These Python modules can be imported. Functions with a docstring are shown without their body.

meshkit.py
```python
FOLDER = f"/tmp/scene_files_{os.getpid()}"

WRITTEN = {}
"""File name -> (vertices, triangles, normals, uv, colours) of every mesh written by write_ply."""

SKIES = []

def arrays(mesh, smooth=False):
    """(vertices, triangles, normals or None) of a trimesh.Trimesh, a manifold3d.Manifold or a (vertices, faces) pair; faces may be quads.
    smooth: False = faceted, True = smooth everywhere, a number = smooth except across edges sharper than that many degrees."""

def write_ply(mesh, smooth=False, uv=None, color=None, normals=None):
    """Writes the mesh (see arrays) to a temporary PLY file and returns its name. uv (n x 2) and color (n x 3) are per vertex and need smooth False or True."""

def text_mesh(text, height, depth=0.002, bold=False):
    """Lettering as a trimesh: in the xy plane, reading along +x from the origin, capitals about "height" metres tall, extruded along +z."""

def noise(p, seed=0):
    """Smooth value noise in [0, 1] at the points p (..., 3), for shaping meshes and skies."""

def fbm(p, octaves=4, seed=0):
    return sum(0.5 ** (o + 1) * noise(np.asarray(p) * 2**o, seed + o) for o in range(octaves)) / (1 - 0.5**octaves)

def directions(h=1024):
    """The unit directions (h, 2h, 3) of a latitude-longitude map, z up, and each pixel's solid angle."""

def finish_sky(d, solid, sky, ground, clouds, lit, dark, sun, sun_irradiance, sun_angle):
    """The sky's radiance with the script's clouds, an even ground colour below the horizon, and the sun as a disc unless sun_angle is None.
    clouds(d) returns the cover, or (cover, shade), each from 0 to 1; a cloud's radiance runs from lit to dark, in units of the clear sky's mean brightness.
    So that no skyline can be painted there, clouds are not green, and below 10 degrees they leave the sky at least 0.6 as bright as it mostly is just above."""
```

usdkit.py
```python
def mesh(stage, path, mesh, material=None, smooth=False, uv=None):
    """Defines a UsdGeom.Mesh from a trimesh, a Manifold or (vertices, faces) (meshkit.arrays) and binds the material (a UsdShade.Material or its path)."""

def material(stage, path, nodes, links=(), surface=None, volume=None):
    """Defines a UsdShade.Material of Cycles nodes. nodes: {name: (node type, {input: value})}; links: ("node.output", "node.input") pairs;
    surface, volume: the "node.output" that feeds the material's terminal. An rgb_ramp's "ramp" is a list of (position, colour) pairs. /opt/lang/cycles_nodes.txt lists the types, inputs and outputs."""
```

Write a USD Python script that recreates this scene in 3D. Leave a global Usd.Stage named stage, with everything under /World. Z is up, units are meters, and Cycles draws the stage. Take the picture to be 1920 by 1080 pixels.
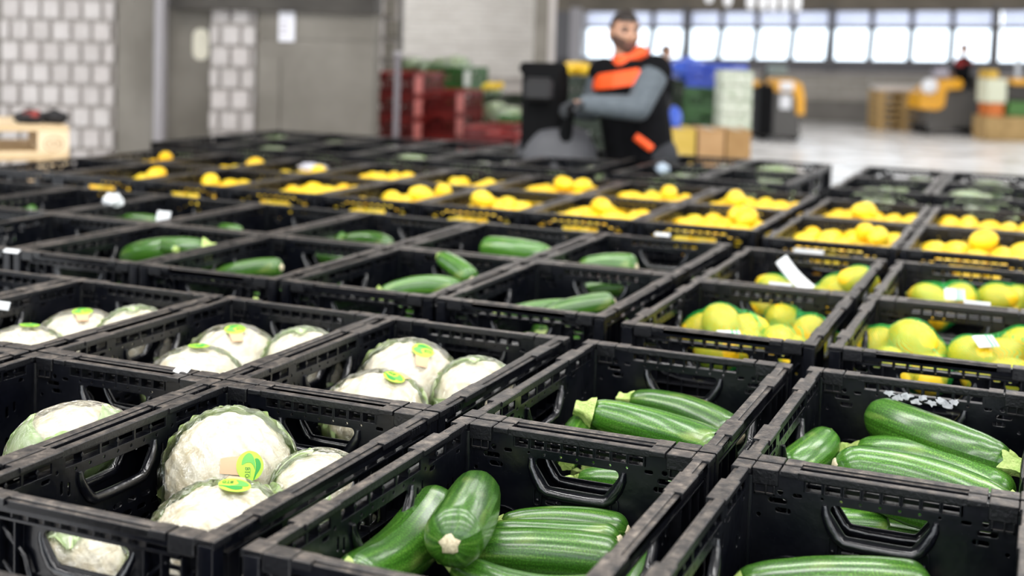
import math, random
import numpy as np, trimesh, manifold3d as m3
from scipy.spatial import cKDTree
from shapely.geometry import Polygon, Point, box as sbox, LineString
from shapely.ops import unary_union
from shapely import affinity
import usdkit, meshkit
from pxr import Usd, UsdGeom, UsdShade, UsdLux, Gf, Sdf, Vt

stage = Usd.Stage.CreateInMemory()
UsdGeom.SetStageUpAxis(stage, 'Z'); UsdGeom.SetStageMetersPerUnit(stage, 1.0)
UsdGeom.Xform.Define(stage, '/World'); UsdGeom.Scope.Define(stage, '/World/Looks')

# ------------------------------------------------------------------ camera
CAMZ = 1.70
FPX, PITCH, ROLL, CYP = 2420.0, math.radians(3.5), math.radians(1.6), 227.5
_c, _s, _cr, _sr = math.cos(PITCH), math.sin(PITCH), math.cos(ROLL), math.sin(ROLL)
C_R, C_U, C_F = np.array([_cr, _sr*_s, _sr*_c]), np.array([-_sr, _cr*_s, _cr*_c]), np.array([0, _c, -_s])
CAM = np.array([0, 0, CAMZ])
cam = UsdGeom.Camera.Define(stage, '/World/camera')
cam.AddTransformOp().Set(Gf.Matrix4d(*[float(q) for row in (np.append(C_R, 0), np.append(C_U, 0), np.append(-C_F, 0), np.append(CAM, 1)) for q in row]))
cam.CreateHorizontalApertureAttr(36.0); cam.CreateVerticalApertureAttr(20.25)
cam.CreateFocalLengthAttr(FPX*36/1920)
cam.CreateVerticalApertureOffsetAttr(-(540-CYP)*36/1920)
cam.CreateFStopAttr(2.7); cam.CreateFocusDistanceAttr(2.0)
cam.CreateClippingRangeAttr(Gf.Vec2f(0.05, 500))
cam.CreateExposureAttr(0.42)

# ------------------------------------------------------------------ daylight and lamps
dome = UsdLux.DomeLight.Define(stage, '/World/daylight'); dome.CreateIntensityAttr(0.85); dome.CreateColorAttr(Gf.Vec3f(0.90, 0.95, 1.0))
LAMP_I = 11.0                                                # radiance of the strip lamps; each is made with its housing below

# ------------------------------------------------------------------ helpers
_used = {}
def path_for(name, parent=None):
    base = str(parent.GetPath()) if parent is not None else '/World'
    k = (base, name); n = _used.get(k, 0); _used[k] = n + 1
    return f'{base}/{name}' if n == 0 else f'{base}/{name}_{n:03d}'
def meta(p, label=None, cat=None, group=None, kind=None):
    for k, v in (('label', label), ('category', cat), ('group', group), ('kind', kind)):
        if v: p.SetCustomDataByKey(k, v)
    return p
def mat4(loc, rot=None, s=1.0):
    R = np.eye(3) if rot is None else np.asarray(rot)
    M = np.eye(4); M[:3, :3] = (R*s).T; M[3, :3] = loc
    return Gf.Matrix4d(*[float(q) for q in M.ravel()])
def Rz(a): c, s = math.cos(a), math.sin(a); return np.array([[c, -s, 0], [s, c, 0], [0, 0, 1.0]])
def Rx(a): c, s = math.cos(a), math.sin(a); return np.array([[1.0, 0, 0], [0, c, -s], [0, s, c]])
def Ry(a): c, s = math.cos(a), math.sin(a); return np.array([[c, 0, s], [0, 1.0, 0], [-s, 0, c]])
def thing(name, label=None, cat=None, loc=(0, 0, 0), rot=None, s=1.0, group=None, kind=None):
    x = UsdGeom.Xform.Define(stage, path_for(name)); x.AddTransformOp().Set(mat4(loc, rot, s))
    return meta(x.GetPrim(), label, cat, group, kind)
def obj(name, mesh, m, parent=None, smooth=35, uv=None, label=None, cat=None, group=None, kind=None):
    g = usdkit.mesh(stage, path_for(name, parent), mesh, m, smooth=smooth, uv=uv)
    return meta(g.GetPrim(), label, cat, group, kind)
def dup(root, loc, rot=None, s=1.0, label=None, group=None, cat=None):
    n = root.GetName(); n = n[:-4] if n[-4:-3] == '_' and n[-3:].isdigit() else n
    r = thing(n, label, cat or root.GetCustomDataByKey('category'), loc, rot, s, group)
    r.GetReferences().AddInternalReference(root.GetPath()); r.SetInstanceable(True)
    return r
class Kind:
    """A kind of thing: its first use moves the first one there, each later use makes a copy that references it."""
    def __init__(self, root): self.root, self.free = root, True
    def put(self, loc, rot=None, s=1.0, label=None, group=None):
        if self.free:
            self.free = False; UsdGeom.Xformable(self.root).GetOrderedXformOps()[0].Set(mat4(loc, rot, s)); return meta(self.root, label, None, group)
        return dup(self.root, loc, rot, s, label, group)
cat = trimesh.util.concatenate
def bx(x0, x1, y0, y1, z0, z1):
    m = trimesh.creation.box((x1-x0, y1-y0, z1-z0)); m.apply_translation(((x0+x1)/2, (y0+y1)/2, (z0+z1)/2)); return m
def rbox(x0, x1, y0, y1, z0, z1, r=.004):
    """A box with chamfered edges."""
    pts = []
    for x, sx in ((x0, 1), (x1, -1)):
        for y, sy in ((y0, 1), (y1, -1)):
            for z, sz in ((z0, 1), (z1, -1)): pts += [(x+sx*r, y+sy*r, z), (x+sx*r, y, z+sz*r), (x, y+sy*r, z+sz*r)]
    return trimesh.convex.convex_hull(np.array(pts))
def ext(poly, h):
    ps = getattr(poly, 'geoms', [poly])
    return cat([trimesh.creation.extrude_polygon(p, h, engine='earcut') for p in ps if p.area > 1e-9])
def rrect(cx, cy, w, h, r): return sbox(cx-w/2+r, cy-h/2+r, cx+w/2-r, cy+h/2-r).buffer(r, 3)
def tube(pts, r, n=10, cap=True, closed=False):
    p = np.asarray(pts, float); k = len(p); r = np.broadcast_to(r, (k,))
    t = np.gradient(p, axis=0); t /= np.linalg.norm(t, axis=1, keepdims=True) + 1e-12
    ref = np.array([0, 0, 1.0]) if abs(t[0][2]) < .9 else np.array([1.0, 0, 0])
    a0 = np.cross(t[0], ref); a0 /= np.linalg.norm(a0); A = []
    for i in range(k):
        a0 = a0 - t[i]*(a0@t[i]); a0 /= np.linalg.norm(a0); A.append(a0)
    A = np.array(A); B = np.cross(t, A); th = np.arange(n)*2*np.pi/n
    v = (p[:, None] + r[:, None, None]*(np.cos(th)[None, :, None]*A[:, None]+np.sin(th)[None, :, None]*B[:, None])).reshape(-1, 3)
    f = []
    for i in range(k-1):
        for j in range(n):
            q = (j+1) % n; f += [(i*n+j, i*n+q, (i+1)*n+q), (i*n+j, (i+1)*n+q, (i+1)*n+j)]
    if cap:
        v = np.vstack([v, p[0], p[-1]]); c0, c1 = len(v)-2, len(v)-1
        for j in range(n):
            q = (j+1) % n; f += [(c0, q, j), (c1, (k-1)*n+j, (k-1)*n+q)]
    return trimesh.Trimesh(v, np.array(f), process=False)
def lathe(prof, n=24):
    th = np.arange(n)*2*np.pi/n; v = []; f = []
    for (r, z) in prof: v += [(r*math.cos(a), r*math.sin(a), z) for a in th]
    for i in range(len(prof)-1):
        for j in range(n):
            q = (j+1) % n; f += [(i*n+j, i*n+q, (i+1)*n+q), (i*n+j, (i+1)*n+q, (i+1)*n+j)]
    return trimesh.Trimesh(np.array(v), np.array(f), process=False)
def grid_mesh(P):
    """P (n, m, 3) -> mesh and uv."""
    n, m = P.shape[:2]; i, j = np.meshgrid(np.arange(n-1), np.arange(m-1), indexing='ij')
    q = np.stack([i*m+j, (i+1)*m+j, (i+1)*m+j+1, i*m+j+1], -1).reshape(-1, 4)
    f = np.vstack([q[:, [0, 1, 2]], q[:, [0, 2, 3]]])
    uv = np.stack(np.meshgrid(np.linspace(0, 1, n), np.linspace(0, 1, m), indexing='ij'), -1).reshape(-1, 2)
    return trimesh.Trimesh(P.reshape(-1, 3), f, process=False), uv
def align(d, roll=0.0):
    """Rotation taking +x to the direction d, then rolled about it."""
    x = np.asarray(d, float); x = x/np.linalg.norm(x); z = np.array([0, 0, 1.0]) if abs(x[2]) < .95 else np.array([0, 1.0, 0])
    y = np.cross(z, x); y /= np.linalg.norm(y); z = np.cross(x, y)
    return np.stack([x, y, z], 1) @ Rx(roll)

# the crates stand in one grid: u runs along a row of crates (to the right), v away from the viewer, both in metres
YAW = -0.396; GO = np.array([-1.0883, 1.7800]); GA = np.array([math.cos(YAW), math.sin(YAW)]); GB = np.array([-GA[1], GA[0]])
RIM = CAMZ - 0.589                                          # height of the crates' rims above the floor
def W(u, v, z): p = GO + u*GA + v*GB; return np.array([p[0], p[1], z])
def at(px, py, z=None, y=None):
    """The point seen at this pixel of the photograph at the height z, or at the distance y."""
    X, U = (px-960)/FPX, (CYP-py)/FPX; r = C_R*X + C_U*U + C_F
    return CAM + r*((z-CAMZ)/r[2] if z is not None else y/r[1])
RG = Rz(YAW)

# ------------------------------------------------------------------ materials
L = '/World/Looks/'
def M(name, nodes, links=(), surface='p.BSDF'): return usdkit.material(stage, L+name, nodes, links, surface=surface)
def plain(name, c, rough=.5, **k): return M(name, {'p': ('principled_bsdf', dict(base_color=c, roughness=rough, **k))})
def varied(name, c1, c2, scale, rough=.5, bump=0.0, detail=4, bscale=None, **k):
    n = {'g': ('geometry', {}), 'n': ('noise_texture', {'scale': scale, 'detail': detail}), 'r': ('rgb_ramp', {'ramp': [(.3, c1), (.7, c2)]}), 'p': ('principled_bsdf', dict(roughness=rough, **k))}
    l = [('g.position', 'n.vector'), ('n.fac', 'r.fac'), ('r.color', 'p.base_color')]
    if bump:
        n['m'] = ('noise_texture', {'scale': bscale or scale*4, 'detail': 3}); n['b'] = ('bump', {'strength': 1.0, 'distance': bump})
        l += [('g.position', 'm.vector'), ('m.fac', 'b.height'), ('b.normal', 'p.normal')]
    return M(name, n, l)
# black crate plastic: fine speckle of dust, slight scuffs
def plastic_mat(name, spec, r0, r1):
    return M(name, {'g': ('geometry', {}), 'n': ('noise_texture', {'scale': 520.0, 'detail': 2.0}), 'd': ('rgb_ramp', {'ramp': [(.70, (0, 0, 0)), (.80, (1, 1, 1))]}),
    'n2': ('noise_texture', {'scale': 9.0, 'detail': 5.0}), 'r2': ('map_range', {'from_min': .35, 'from_max': .7, 'to_min': r0, 'to_max': r1}), 'q': ('rgb_ramp', {'ramp': [(.42, (.0020, .0024, .0045)), (.72, (.0055, .006, .0085))]}),
    'mx': ('mix', {'color2': (.08, .08, .09)}), 'mm': ('math', {'math_type': 'multiply', 'value2': .55}), 'bv': ('bevel', {'samples': 4, 'radius': .0013}),
    'b1': ('noise_texture', {'scale': 60.0, 'detail': 3.0}), 'b': ('bump', {'strength': .35, 'distance': .002}), 'p': ('principled_bsdf', {'specular_ior_level': spec})},
    [('g.position', 'n.vector'), ('n.fac', 'd.fac'), ('g.position', 'n2.vector'), ('n2.fac', 'r2.value'), ('r2.result', 'p.roughness'), ('n2.fac', 'q.fac'), ('q.color', 'mx.color1'), ('d.color', 'mm.value1'), ('mm.value', 'mx.fac'),
     ('mx.color', 'p.base_color'), ('g.position', 'b1.vector'), ('b1.fac', 'b.height'), ('bv.bevel', 'b.normal'), ('b.normal', 'p.normal')])
plastic = plastic_mat('black_plastic', .36, .22, .36); smooth_plastic = plastic_mat('smooth_black_plastic', .75, .16, .26)
# the rims are scuffed and dusty on top
rimmat = M('scuffed_rim', {'g': ('geometry', {}), 'n': ('noise_texture', {'scale': 46.0, 'detail': 9.0, 'roughness': .72}), 'q': ('rgb_ramp', {'ramp': [(.36, (.014, .0135, .015)), (.53, (.080, .068, .059)), (.70, (.23, .193, .16))]}),
    'sx': ('separate_xyz', {}), 'up': ('map_range', {'from_min': .5, 'from_max': .95, 'clamp': True}), 'mx': ('mix', {'color1': (.0035, .0037, .005)}), 'oi': ('object_info', {}), 'v': ('map_range', {'to_min': .55, 'to_max': 1.0}), 'mm': ('math', {'math_type': 'multiply'}),
    'n3': ('noise_texture', {'scale': 180.0, 'detail': 3.0}), 'bv': ('bevel', {'samples': 4, 'radius': .0013}), 'b': ('bump', {'strength': .5, 'distance': .002}), 'p': ('principled_bsdf', {'roughness': .38, 'specular_ior_level': .4})},
    [('g.position', 'n.vector'), ('n.fac', 'q.fac'), ('g.normal', 'sx.vector'), ('sx.z', 'up.value'), ('oi.random', 'v.value'), ('v.result', 'mm.value1'), ('up.result', 'mm.value2'), ('mm.value', 'mx.fac'), ('q.color', 'mx.color2'), ('mx.color', 'p.base_color'),
     ('g.position', 'n3.vector'), ('n3.fac', 'b.height'), ('bv.bevel', 'b.normal'), ('b.normal', 'p.normal')])
# ------------------------------------------------------------------ the hall
concrete = varied('raw_concrete', (.150, .135, .112), (.235, .215, .185), 2.2, .85, .004, 7, 30)
concrete_d = varied('dark_concrete', (.045, .04, .035), (.08, .072, .062), 3.0, .85, .003, 6, 30)
mortar = varied('mortar', (.37, .335, .31), (.43, .395, .37), 12, .9)
block_m = [varied(f'wall_block_{i}', c1, c2, 9, .55, .002) for i, (c1, c2) in enumerate((((.50, .455, .435), (.56, .515, .495)), ((.52, .48, .46), (.58, .54, .52)), ((.47, .43, .41), (.53, .49, .47))))]
wbrick_m = [varied(f'white_brick_{i}', c1, c2, 14, .7, .003) for i, (c1, c2) in enumerate((((.60, .57, .53), (.70, .67, .63)), ((.55, .52, .48), (.64, .61, .57))))]
floor_m = M('hall_floor', {'g': ('geometry', {}), 'n': ('noise_texture', {'scale': .45, 'detail': 8.0}), 'r': ('rgb_ramp', {'ramp': [(.35, (.66, .64, .62)), (.6, (.84, .83, .83))]}), 'n2': ('noise_texture', {'scale': 1.3, 'detail': 6.0}), 'r2': ('map_range', {'from_min': .35, 'from_max': .7, 'to_min': .16, 'to_max': .42}), 'p': ('principled_bsdf', {'specular_ior_level': .6})},
    [('g.position', 'n.vector'), ('n.fac', 'r.fac'), ('r.color', 'p.base_color'), ('g.position', 'n2.vector'), ('n2.fac', 'r2.value'), ('r2.result', 'p.roughness')])
steel = plain('painted_steel', (.30, .28, .29), .45); post_steel = plain('grey_post', (.15, .13, .14), .5); dark_steel = plain('dark_frame', (.085, .08, .085), .5); beam_m = varied('brown_beam', (.10, .085, .065), (.16, .135, .105), 1.5, .8)
roof_m = plain('roof_panels', (.14, .135, .13), .8)
obj('floor', bx(-14, 22, -9, 40, -.2, 0), floor_m, smooth=False, kind='structure')
obj('ceiling', bx(-14, 22, -9, 40, 5.6, 5.8), roof_m, smooth=False, kind='structure')
def px_x(px, y): return at(px, 100, y=y)[0]
def pz(px, py, y): return at(px, py, y=y)[2]
# left wall: bays of pale square blocks between raw concrete
YL = 10.0
wl = obj('wall_left', bx(-14, px_x(700, YL), YL+.08, YL+.5, 0, 5.6), concrete, smooth=False, kind='structure')
def bay(x0, x1, y, z0, z1, w, h, wall, gap=.027, mats=block_m, d=.05, seed=0, name='block'):
    obj('mortar_bed', bx(x0, x1, y-.004, y+.09, 0, 5.6), mortar, wall, smooth=False)
    r = np.random.default_rng(seed); z = z0; k = 0
    while z < z1:
        x = x0-(w*.5 if k % 2 else 0)
        while x < x1:
            a, b = max(x+gap/2, x0), min(x+w-gap/2, x1)
            if b-a > .015: obj(name, rbox(a, b, y-d+r.uniform(-.006, .006), y, z+gap/2, z+h-gap/2, .006), mats[r.integers(len(mats))], wall, smooth=False)
            x += w
        z += h; k += 1
bay(px_x(4, YL), px_x(218, YL), YL, .45, 2.15, .157, .1655, wl, seed=1)
bay(px_x(396, YL), px_x(481, YL), YL, .45, 1.86, .157, .1655, wl, seed=2)
obj('pillar', rbox(px_x(219, 9.85), px_x(290, 9.85), 9.85, 10.1, 0, 5.6, .01), concrete, wl, smooth=False)
obj('panel', bx(px_x(482, 9.9), px_x(700, 9.9), 9.9, 10.4, 0, pz(600, 75, 9.9)), concrete, wl, smooth=False); zj = pz(600, 106, 9.9)
obj('panel', bx(px_x(482, 9.9), px_x(700, 9.9), 9.905, 10.4, pz(600, 74, 9.9), pz(600, 22, 9.9)), concrete, wl, smooth=False)
for p0, p1 in ((486, 525), (528, 700)): obj('formwork_face', bx(px_x(p0, 9.88), px_x(p1, 9.88), 9.885, 9.91, 0, zj-.012), concrete, wl, smooth=False)
obj('lintel', bx(px_x(310, 9.8), px_x(702, 9.8), 9.8, 10.3, pz(500, 20, 9.8), 5.6), concrete_d, wl, smooth=False)
t = thing('trim_1', kind='structure'); obj('post', tube([(px_x(299, 9.6), 9.6, 0), (px_x(299, 9.6), 9.6, 5.6)], .040, 16), steel, t, smooth=60); obj('flange', bx(px_x(304, 9.7), px_x(313, 9.7), 9.66, 9.72, 0, 5.6), steel, t, smooth=False)
# pier of blocks, slim post, white brick wall, column
YP = 13.2
wp = obj('wall_middle', bx(px_x(520, YP), px_x(746, YP), YP+.05, YP+.6, 0, 5.6), concrete_d, smooth=False, kind='structure')
dk = [varied('grey_block', (.15, .135, .11), (.21, .19, .16), 9, .8)]
bay(px_x(703, YP), px_x(719, YP), YP, .4, 2.2, .30, .215, wp, gap=.05, seed=4); bay(px_x(719, YP), px_x(746, YP), YP+.02, .4, 2.2, .26, .215, wp, gap=.03, mats=dk, seed=5)
t = thing('trim_2', kind='structure'); obj('post', tube([(px_x(745, 8.6), 8.6, 0), (px_x(746, 8.6), 8.6, pz(745, 104, 8.6))], .022, 14), post_steel, t, smooth=60); obj('post_cap', lathe([(.03, 0), (.034, .02), (.02, .03), (0, .03)], 14).apply_translation((px_x(746, 8.6), 8.6, pz(745, 104, 8.6))), steel, t)
YW = 20.0
ww = obj('wall_back', bx(px_x(560, YW), px_x(1002, YW), YW+.06, YW+.5, 0, 5.6), mortar, smooth=False, kind='structure')
bay(px_x(722, YW), px_x(1000, YW), YW+.055, 1.15, 2.45, .25, .075, ww, gap=.010, mats=wbrick_m, d=.052, seed=6, name='brick')
t = thing('trim_3', kind='structure'); obj('column', rbox(px_x(1001, 19), px_x(1028, 19), 19, 19.5, 0, 5.6, .02), concrete, t, smooth=False); obj('column_face', bx(px_x(1028, 19.2), px_x(1040, 19.2), 19.2, 19.6, 0, 5.6), block_m[1], t, smooth=False)
# far wall with its band of leaning windows; parallel to the rows of crates
WD = 31.59; WN = np.array([0.38573, 0.92261])
def FW(s, z, off=0.0): p = s*GA+(WD+off)*WN; return np.array([p[0], p[1], z+.0195*(s+6)])
def fbox(s0, s1, o0, o1, z0, z1, tilt=True):
    m = trimesh.creation.box((1, 1, 1)); v = m.vertices+.5; f = FW if tilt else (lambda s, z, o: np.append(s*GA+(WD+o)*WN, z))
    m.vertices = np.array([f(s0+(s1-s0)*a, z0+(z1-z0)*c, o0+(o1-o0)*b) for a, b, c in v]); m.fix_normals(); return m
fwall_m = M('far_brick', {'g': ('geometry', {}), 'mp': ('mapping', {'rotation': (math.pi/2, 0, 0)}), 'b': ('brick_texture', {'color1': (.30, .27, .235), 'color2': (.24, .22, .19), 'mortar': (.36, .34, .31), 'scale': 1.0, 'brick_width': .5, 'row_height': .16, 'mortar_size': .012}), 'p': ('principled_bsdf', {'roughness': .8})}, [('g.position', 'mp.vector'), ('mp.vector', 'b.vector'), ('b.color', 'p.base_color')])
wf = obj('wall_far', fbox(-14, 12, .1, .5, -.4, 1.18), fwall_m, smooth=False, kind='structure')
obj('plinth', fbox(-14, 12, .04, .12, -.3, .50), varied('plinth_grey', (.12, .11, .095), (.17, .155, .14), 3, .85), wf, smooth=False)
obj('sill', fbox(-14, 12, -.02, .3, 1.17, 1.45), dark_steel, wf, smooth=False); obj('ledge', fbox(-14, 12, -.02, .12, 1.14, 1.20), plain('pale_ledge', (.40, .37, .36), .7), wf, smooth=False)
obj('beam', fbox(-14, 12, -.05, 1.2, 2.66, 5.4), beam_m, wf, smooth=False); obj('end_panel', fbox(-13.2, -11.45, -.02, .3, 1.2, 2.7), dark_steel, wf, smooth=False); obj('pale_post', fbox(-11.62, -11.30, -.08, .45, 1.2, 2.75), steel, wf, smooth=False)
pane_m = M('window_pane', {'g': ('glossy_bsdf', {'color': (.9, .95, 1.0), 'roughness': .05}), 'tr': ('transparent_bsdf', {'color': (.93, .97, 1.0)}), 'f': ('fresnel', {'IOR': 1.45}), 'ms': ('mix_closure', {})}, [('f.fac', 'ms.fac'), ('tr.BSDF', 'ms.closure1'), ('g.BSDF', 'ms.closure2')], surface='ms.closure')
frost_m = M('frosted_panel', {'p': ('principled_bsdf', {'base_color': (.66, .67, .74), 'roughness': .35}), 'tl': ('transparent_bsdf', {'color': (.70, .72, .80)}), 'ms': ('mix_closure', {'fac': .62})}, [('p.BSDF', 'ms.closure1'), ('tl.BSDF', 'ms.closure2')], surface='ms.closure')
def leaning(s0, s1, z0, z1, o0, th=.02, slope=.445, r=.0):
    m = trimesh.creation.box((1, 1, 1)); v = m.vertices+.5
    m.vertices = np.array([FW(s0+(s1-s0)*a, z0+(z1-z0)*c, o0+th*b+slope*(z1-z0)*c) for a, b, c in v]); m.fix_normals(); return m
wn = 0
for s0, n in ((-11.30, 3), (-8.62, 4), (-4.98, 4), (-1.20, 4), (2.5, 4)):
    wn += 1; pw = .895 if s0 < -5 else .915; w = thing(f'window_{wn}', kind='structure')
    s1 = s0+n*pw
    obj('post', fbox(s1, s1+.13, -.12, .35, 1.2, 2.75), dark_steel, w, smooth=False)
    obj('top_rail', fbox(s0, s1, .30, .44, 2.235, 2.30), dark_steel, w, smooth=False)
    for k in range(n):
        a = s0+k*pw
        obj('pane', leaning(a+.035, a+pw-.035, 1.455, 2.24, .0), pane_m, w, smooth=False)
        obj('mullion', leaning(a+pw-.075, a+pw+.075, 1.44, 2.25, -.03, .09), dark_steel, w, smooth=False)
        for zz in (1.435, 2.215): obj('frame_bar', leaning(a, a+pw, zz, zz+.045, -.015+.445*(zz-1.455), .06), dark_steel, w, smooth=False)
        obj('upper_mullion', fbox(a+pw-.06, a+pw+.06, .28, .40, 2.25, 2.72), dark_steel, w, smooth=False)
        obj('upper_panel', leaning(a+.045, a+pw-.045, 2.28, 2.70, .30, .03, .0), frost_m, w, smooth=False)
# strip lamps under the roof: housings and their light
lamp_white = plain('lamp_housing', (.8, .8, .8), .5)
LAMPS = [(x, y) for y in (-3.8, -0.8, 2.0, 4.6, 18.0, 25.0) for x in (-4.6, -1.6, 1.4, 4.4, 9.5)] + [(-0.6, 11.3), (5.5, 10.5), (9.5, 10.5), (5.5, 14.0), (9.5, 14.0), (7.0, 21.5), (11.0, 21.5)]
for x, y in LAMPS:
    if True:
        t = thing('strip_lamp', 'long white strip lamp hanging under the hall roof', 'lamp', (x, y, 4.9), None, 1.0, 'strip lamps under the hall roof')
        obj('housing', bx(-1.3, 1.3, -.38, .38, .02, .10), lamp_white, t, smooth=False)
        for q in (-1, 1): obj('hanger', bx(q*.9-.01, q*.9+.01, -.01, .01, .10, .70), dark_steel, t, smooth=False)
        l = UsdLux.RectLight.Define(stage, str(t.GetPath())+'/lamp_light'); l.CreateWidthAttr(2.5); l.CreateHeightAttr(.70); l.CreateIntensityAttr(LAMP_I); l.CreateColorAttr(Gf.Vec3f(1.0, .985, .965)); l.AddTranslateOp().Set(Gf.Vec3d(0, 0, .012))
# hanging strips at the top of the picture
strip_m = plain('white_pvc', (.80, .80, .82), .4)
for i, (px, py) in enumerate(((1329, 6), (1364, 12), (1407, 18), (1430, 20), (1449, 21), (1471, 21), (1494, 22))):
    p = at(px, py, y=20.0); t = obj('hanging_strip', tube([(p[0], p[1], z) for z in (p[2], p[2]+.03, p[2]+.1, 5.6)], [.02, .055, .062, .062], 12), strip_m, smooth=60, label=f'white round-ended hanging strip under the roof, {["first","second","third","fourth","fifth","sixth","seventh"][i]} from the left', cat='strip')
# signs on the left concrete
def sign(name, label, cat_, px, py, w, h, y, m, r=.02):
    p = at(px, py, y=y); g = ext(rrect(0, 0, w, h, min(r, w/2*.98, h/2*.98)), .012); g.apply_transform(T4f(np.stack([(1, 0, 0), (0, 0, 1), (0, -1, 0)], 1), p)); return obj(name, g, m, smooth=False, label=label, cat=cat_)
def T4f(R, p): M_ = np.eye(4); M_[:3, :3] = R; M_[:3, 3] = p; return M_
sign('wall_lamp', 'pale cream oval fitting on the concrete left of the narrow block bay', 'wall fitting', 377, 83, .125, .25, YL+.08, plain('cream_plastic', (.72, .68, .55), .5), .06)
pz_ = at(538, 49, y=9.9); t = thing('notice_sign', 'white notice sign with faint print on the concrete panel', 'sign', pz_)
obj('plate', rbox(-.062, .062, -.014, 0, -.118, .118, .004), plain('notice_white', (.80, .79, .84), .5), t, smooth=False)
for k, z in enumerate((.02, -.02, -.055)): obj('print_line', bx(-.045, .0, -.0155, -.0135, z-.008, z+.008), plain(f'notice_print{k}', (.42, .38, .42), .6), t, smooth=False)
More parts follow.
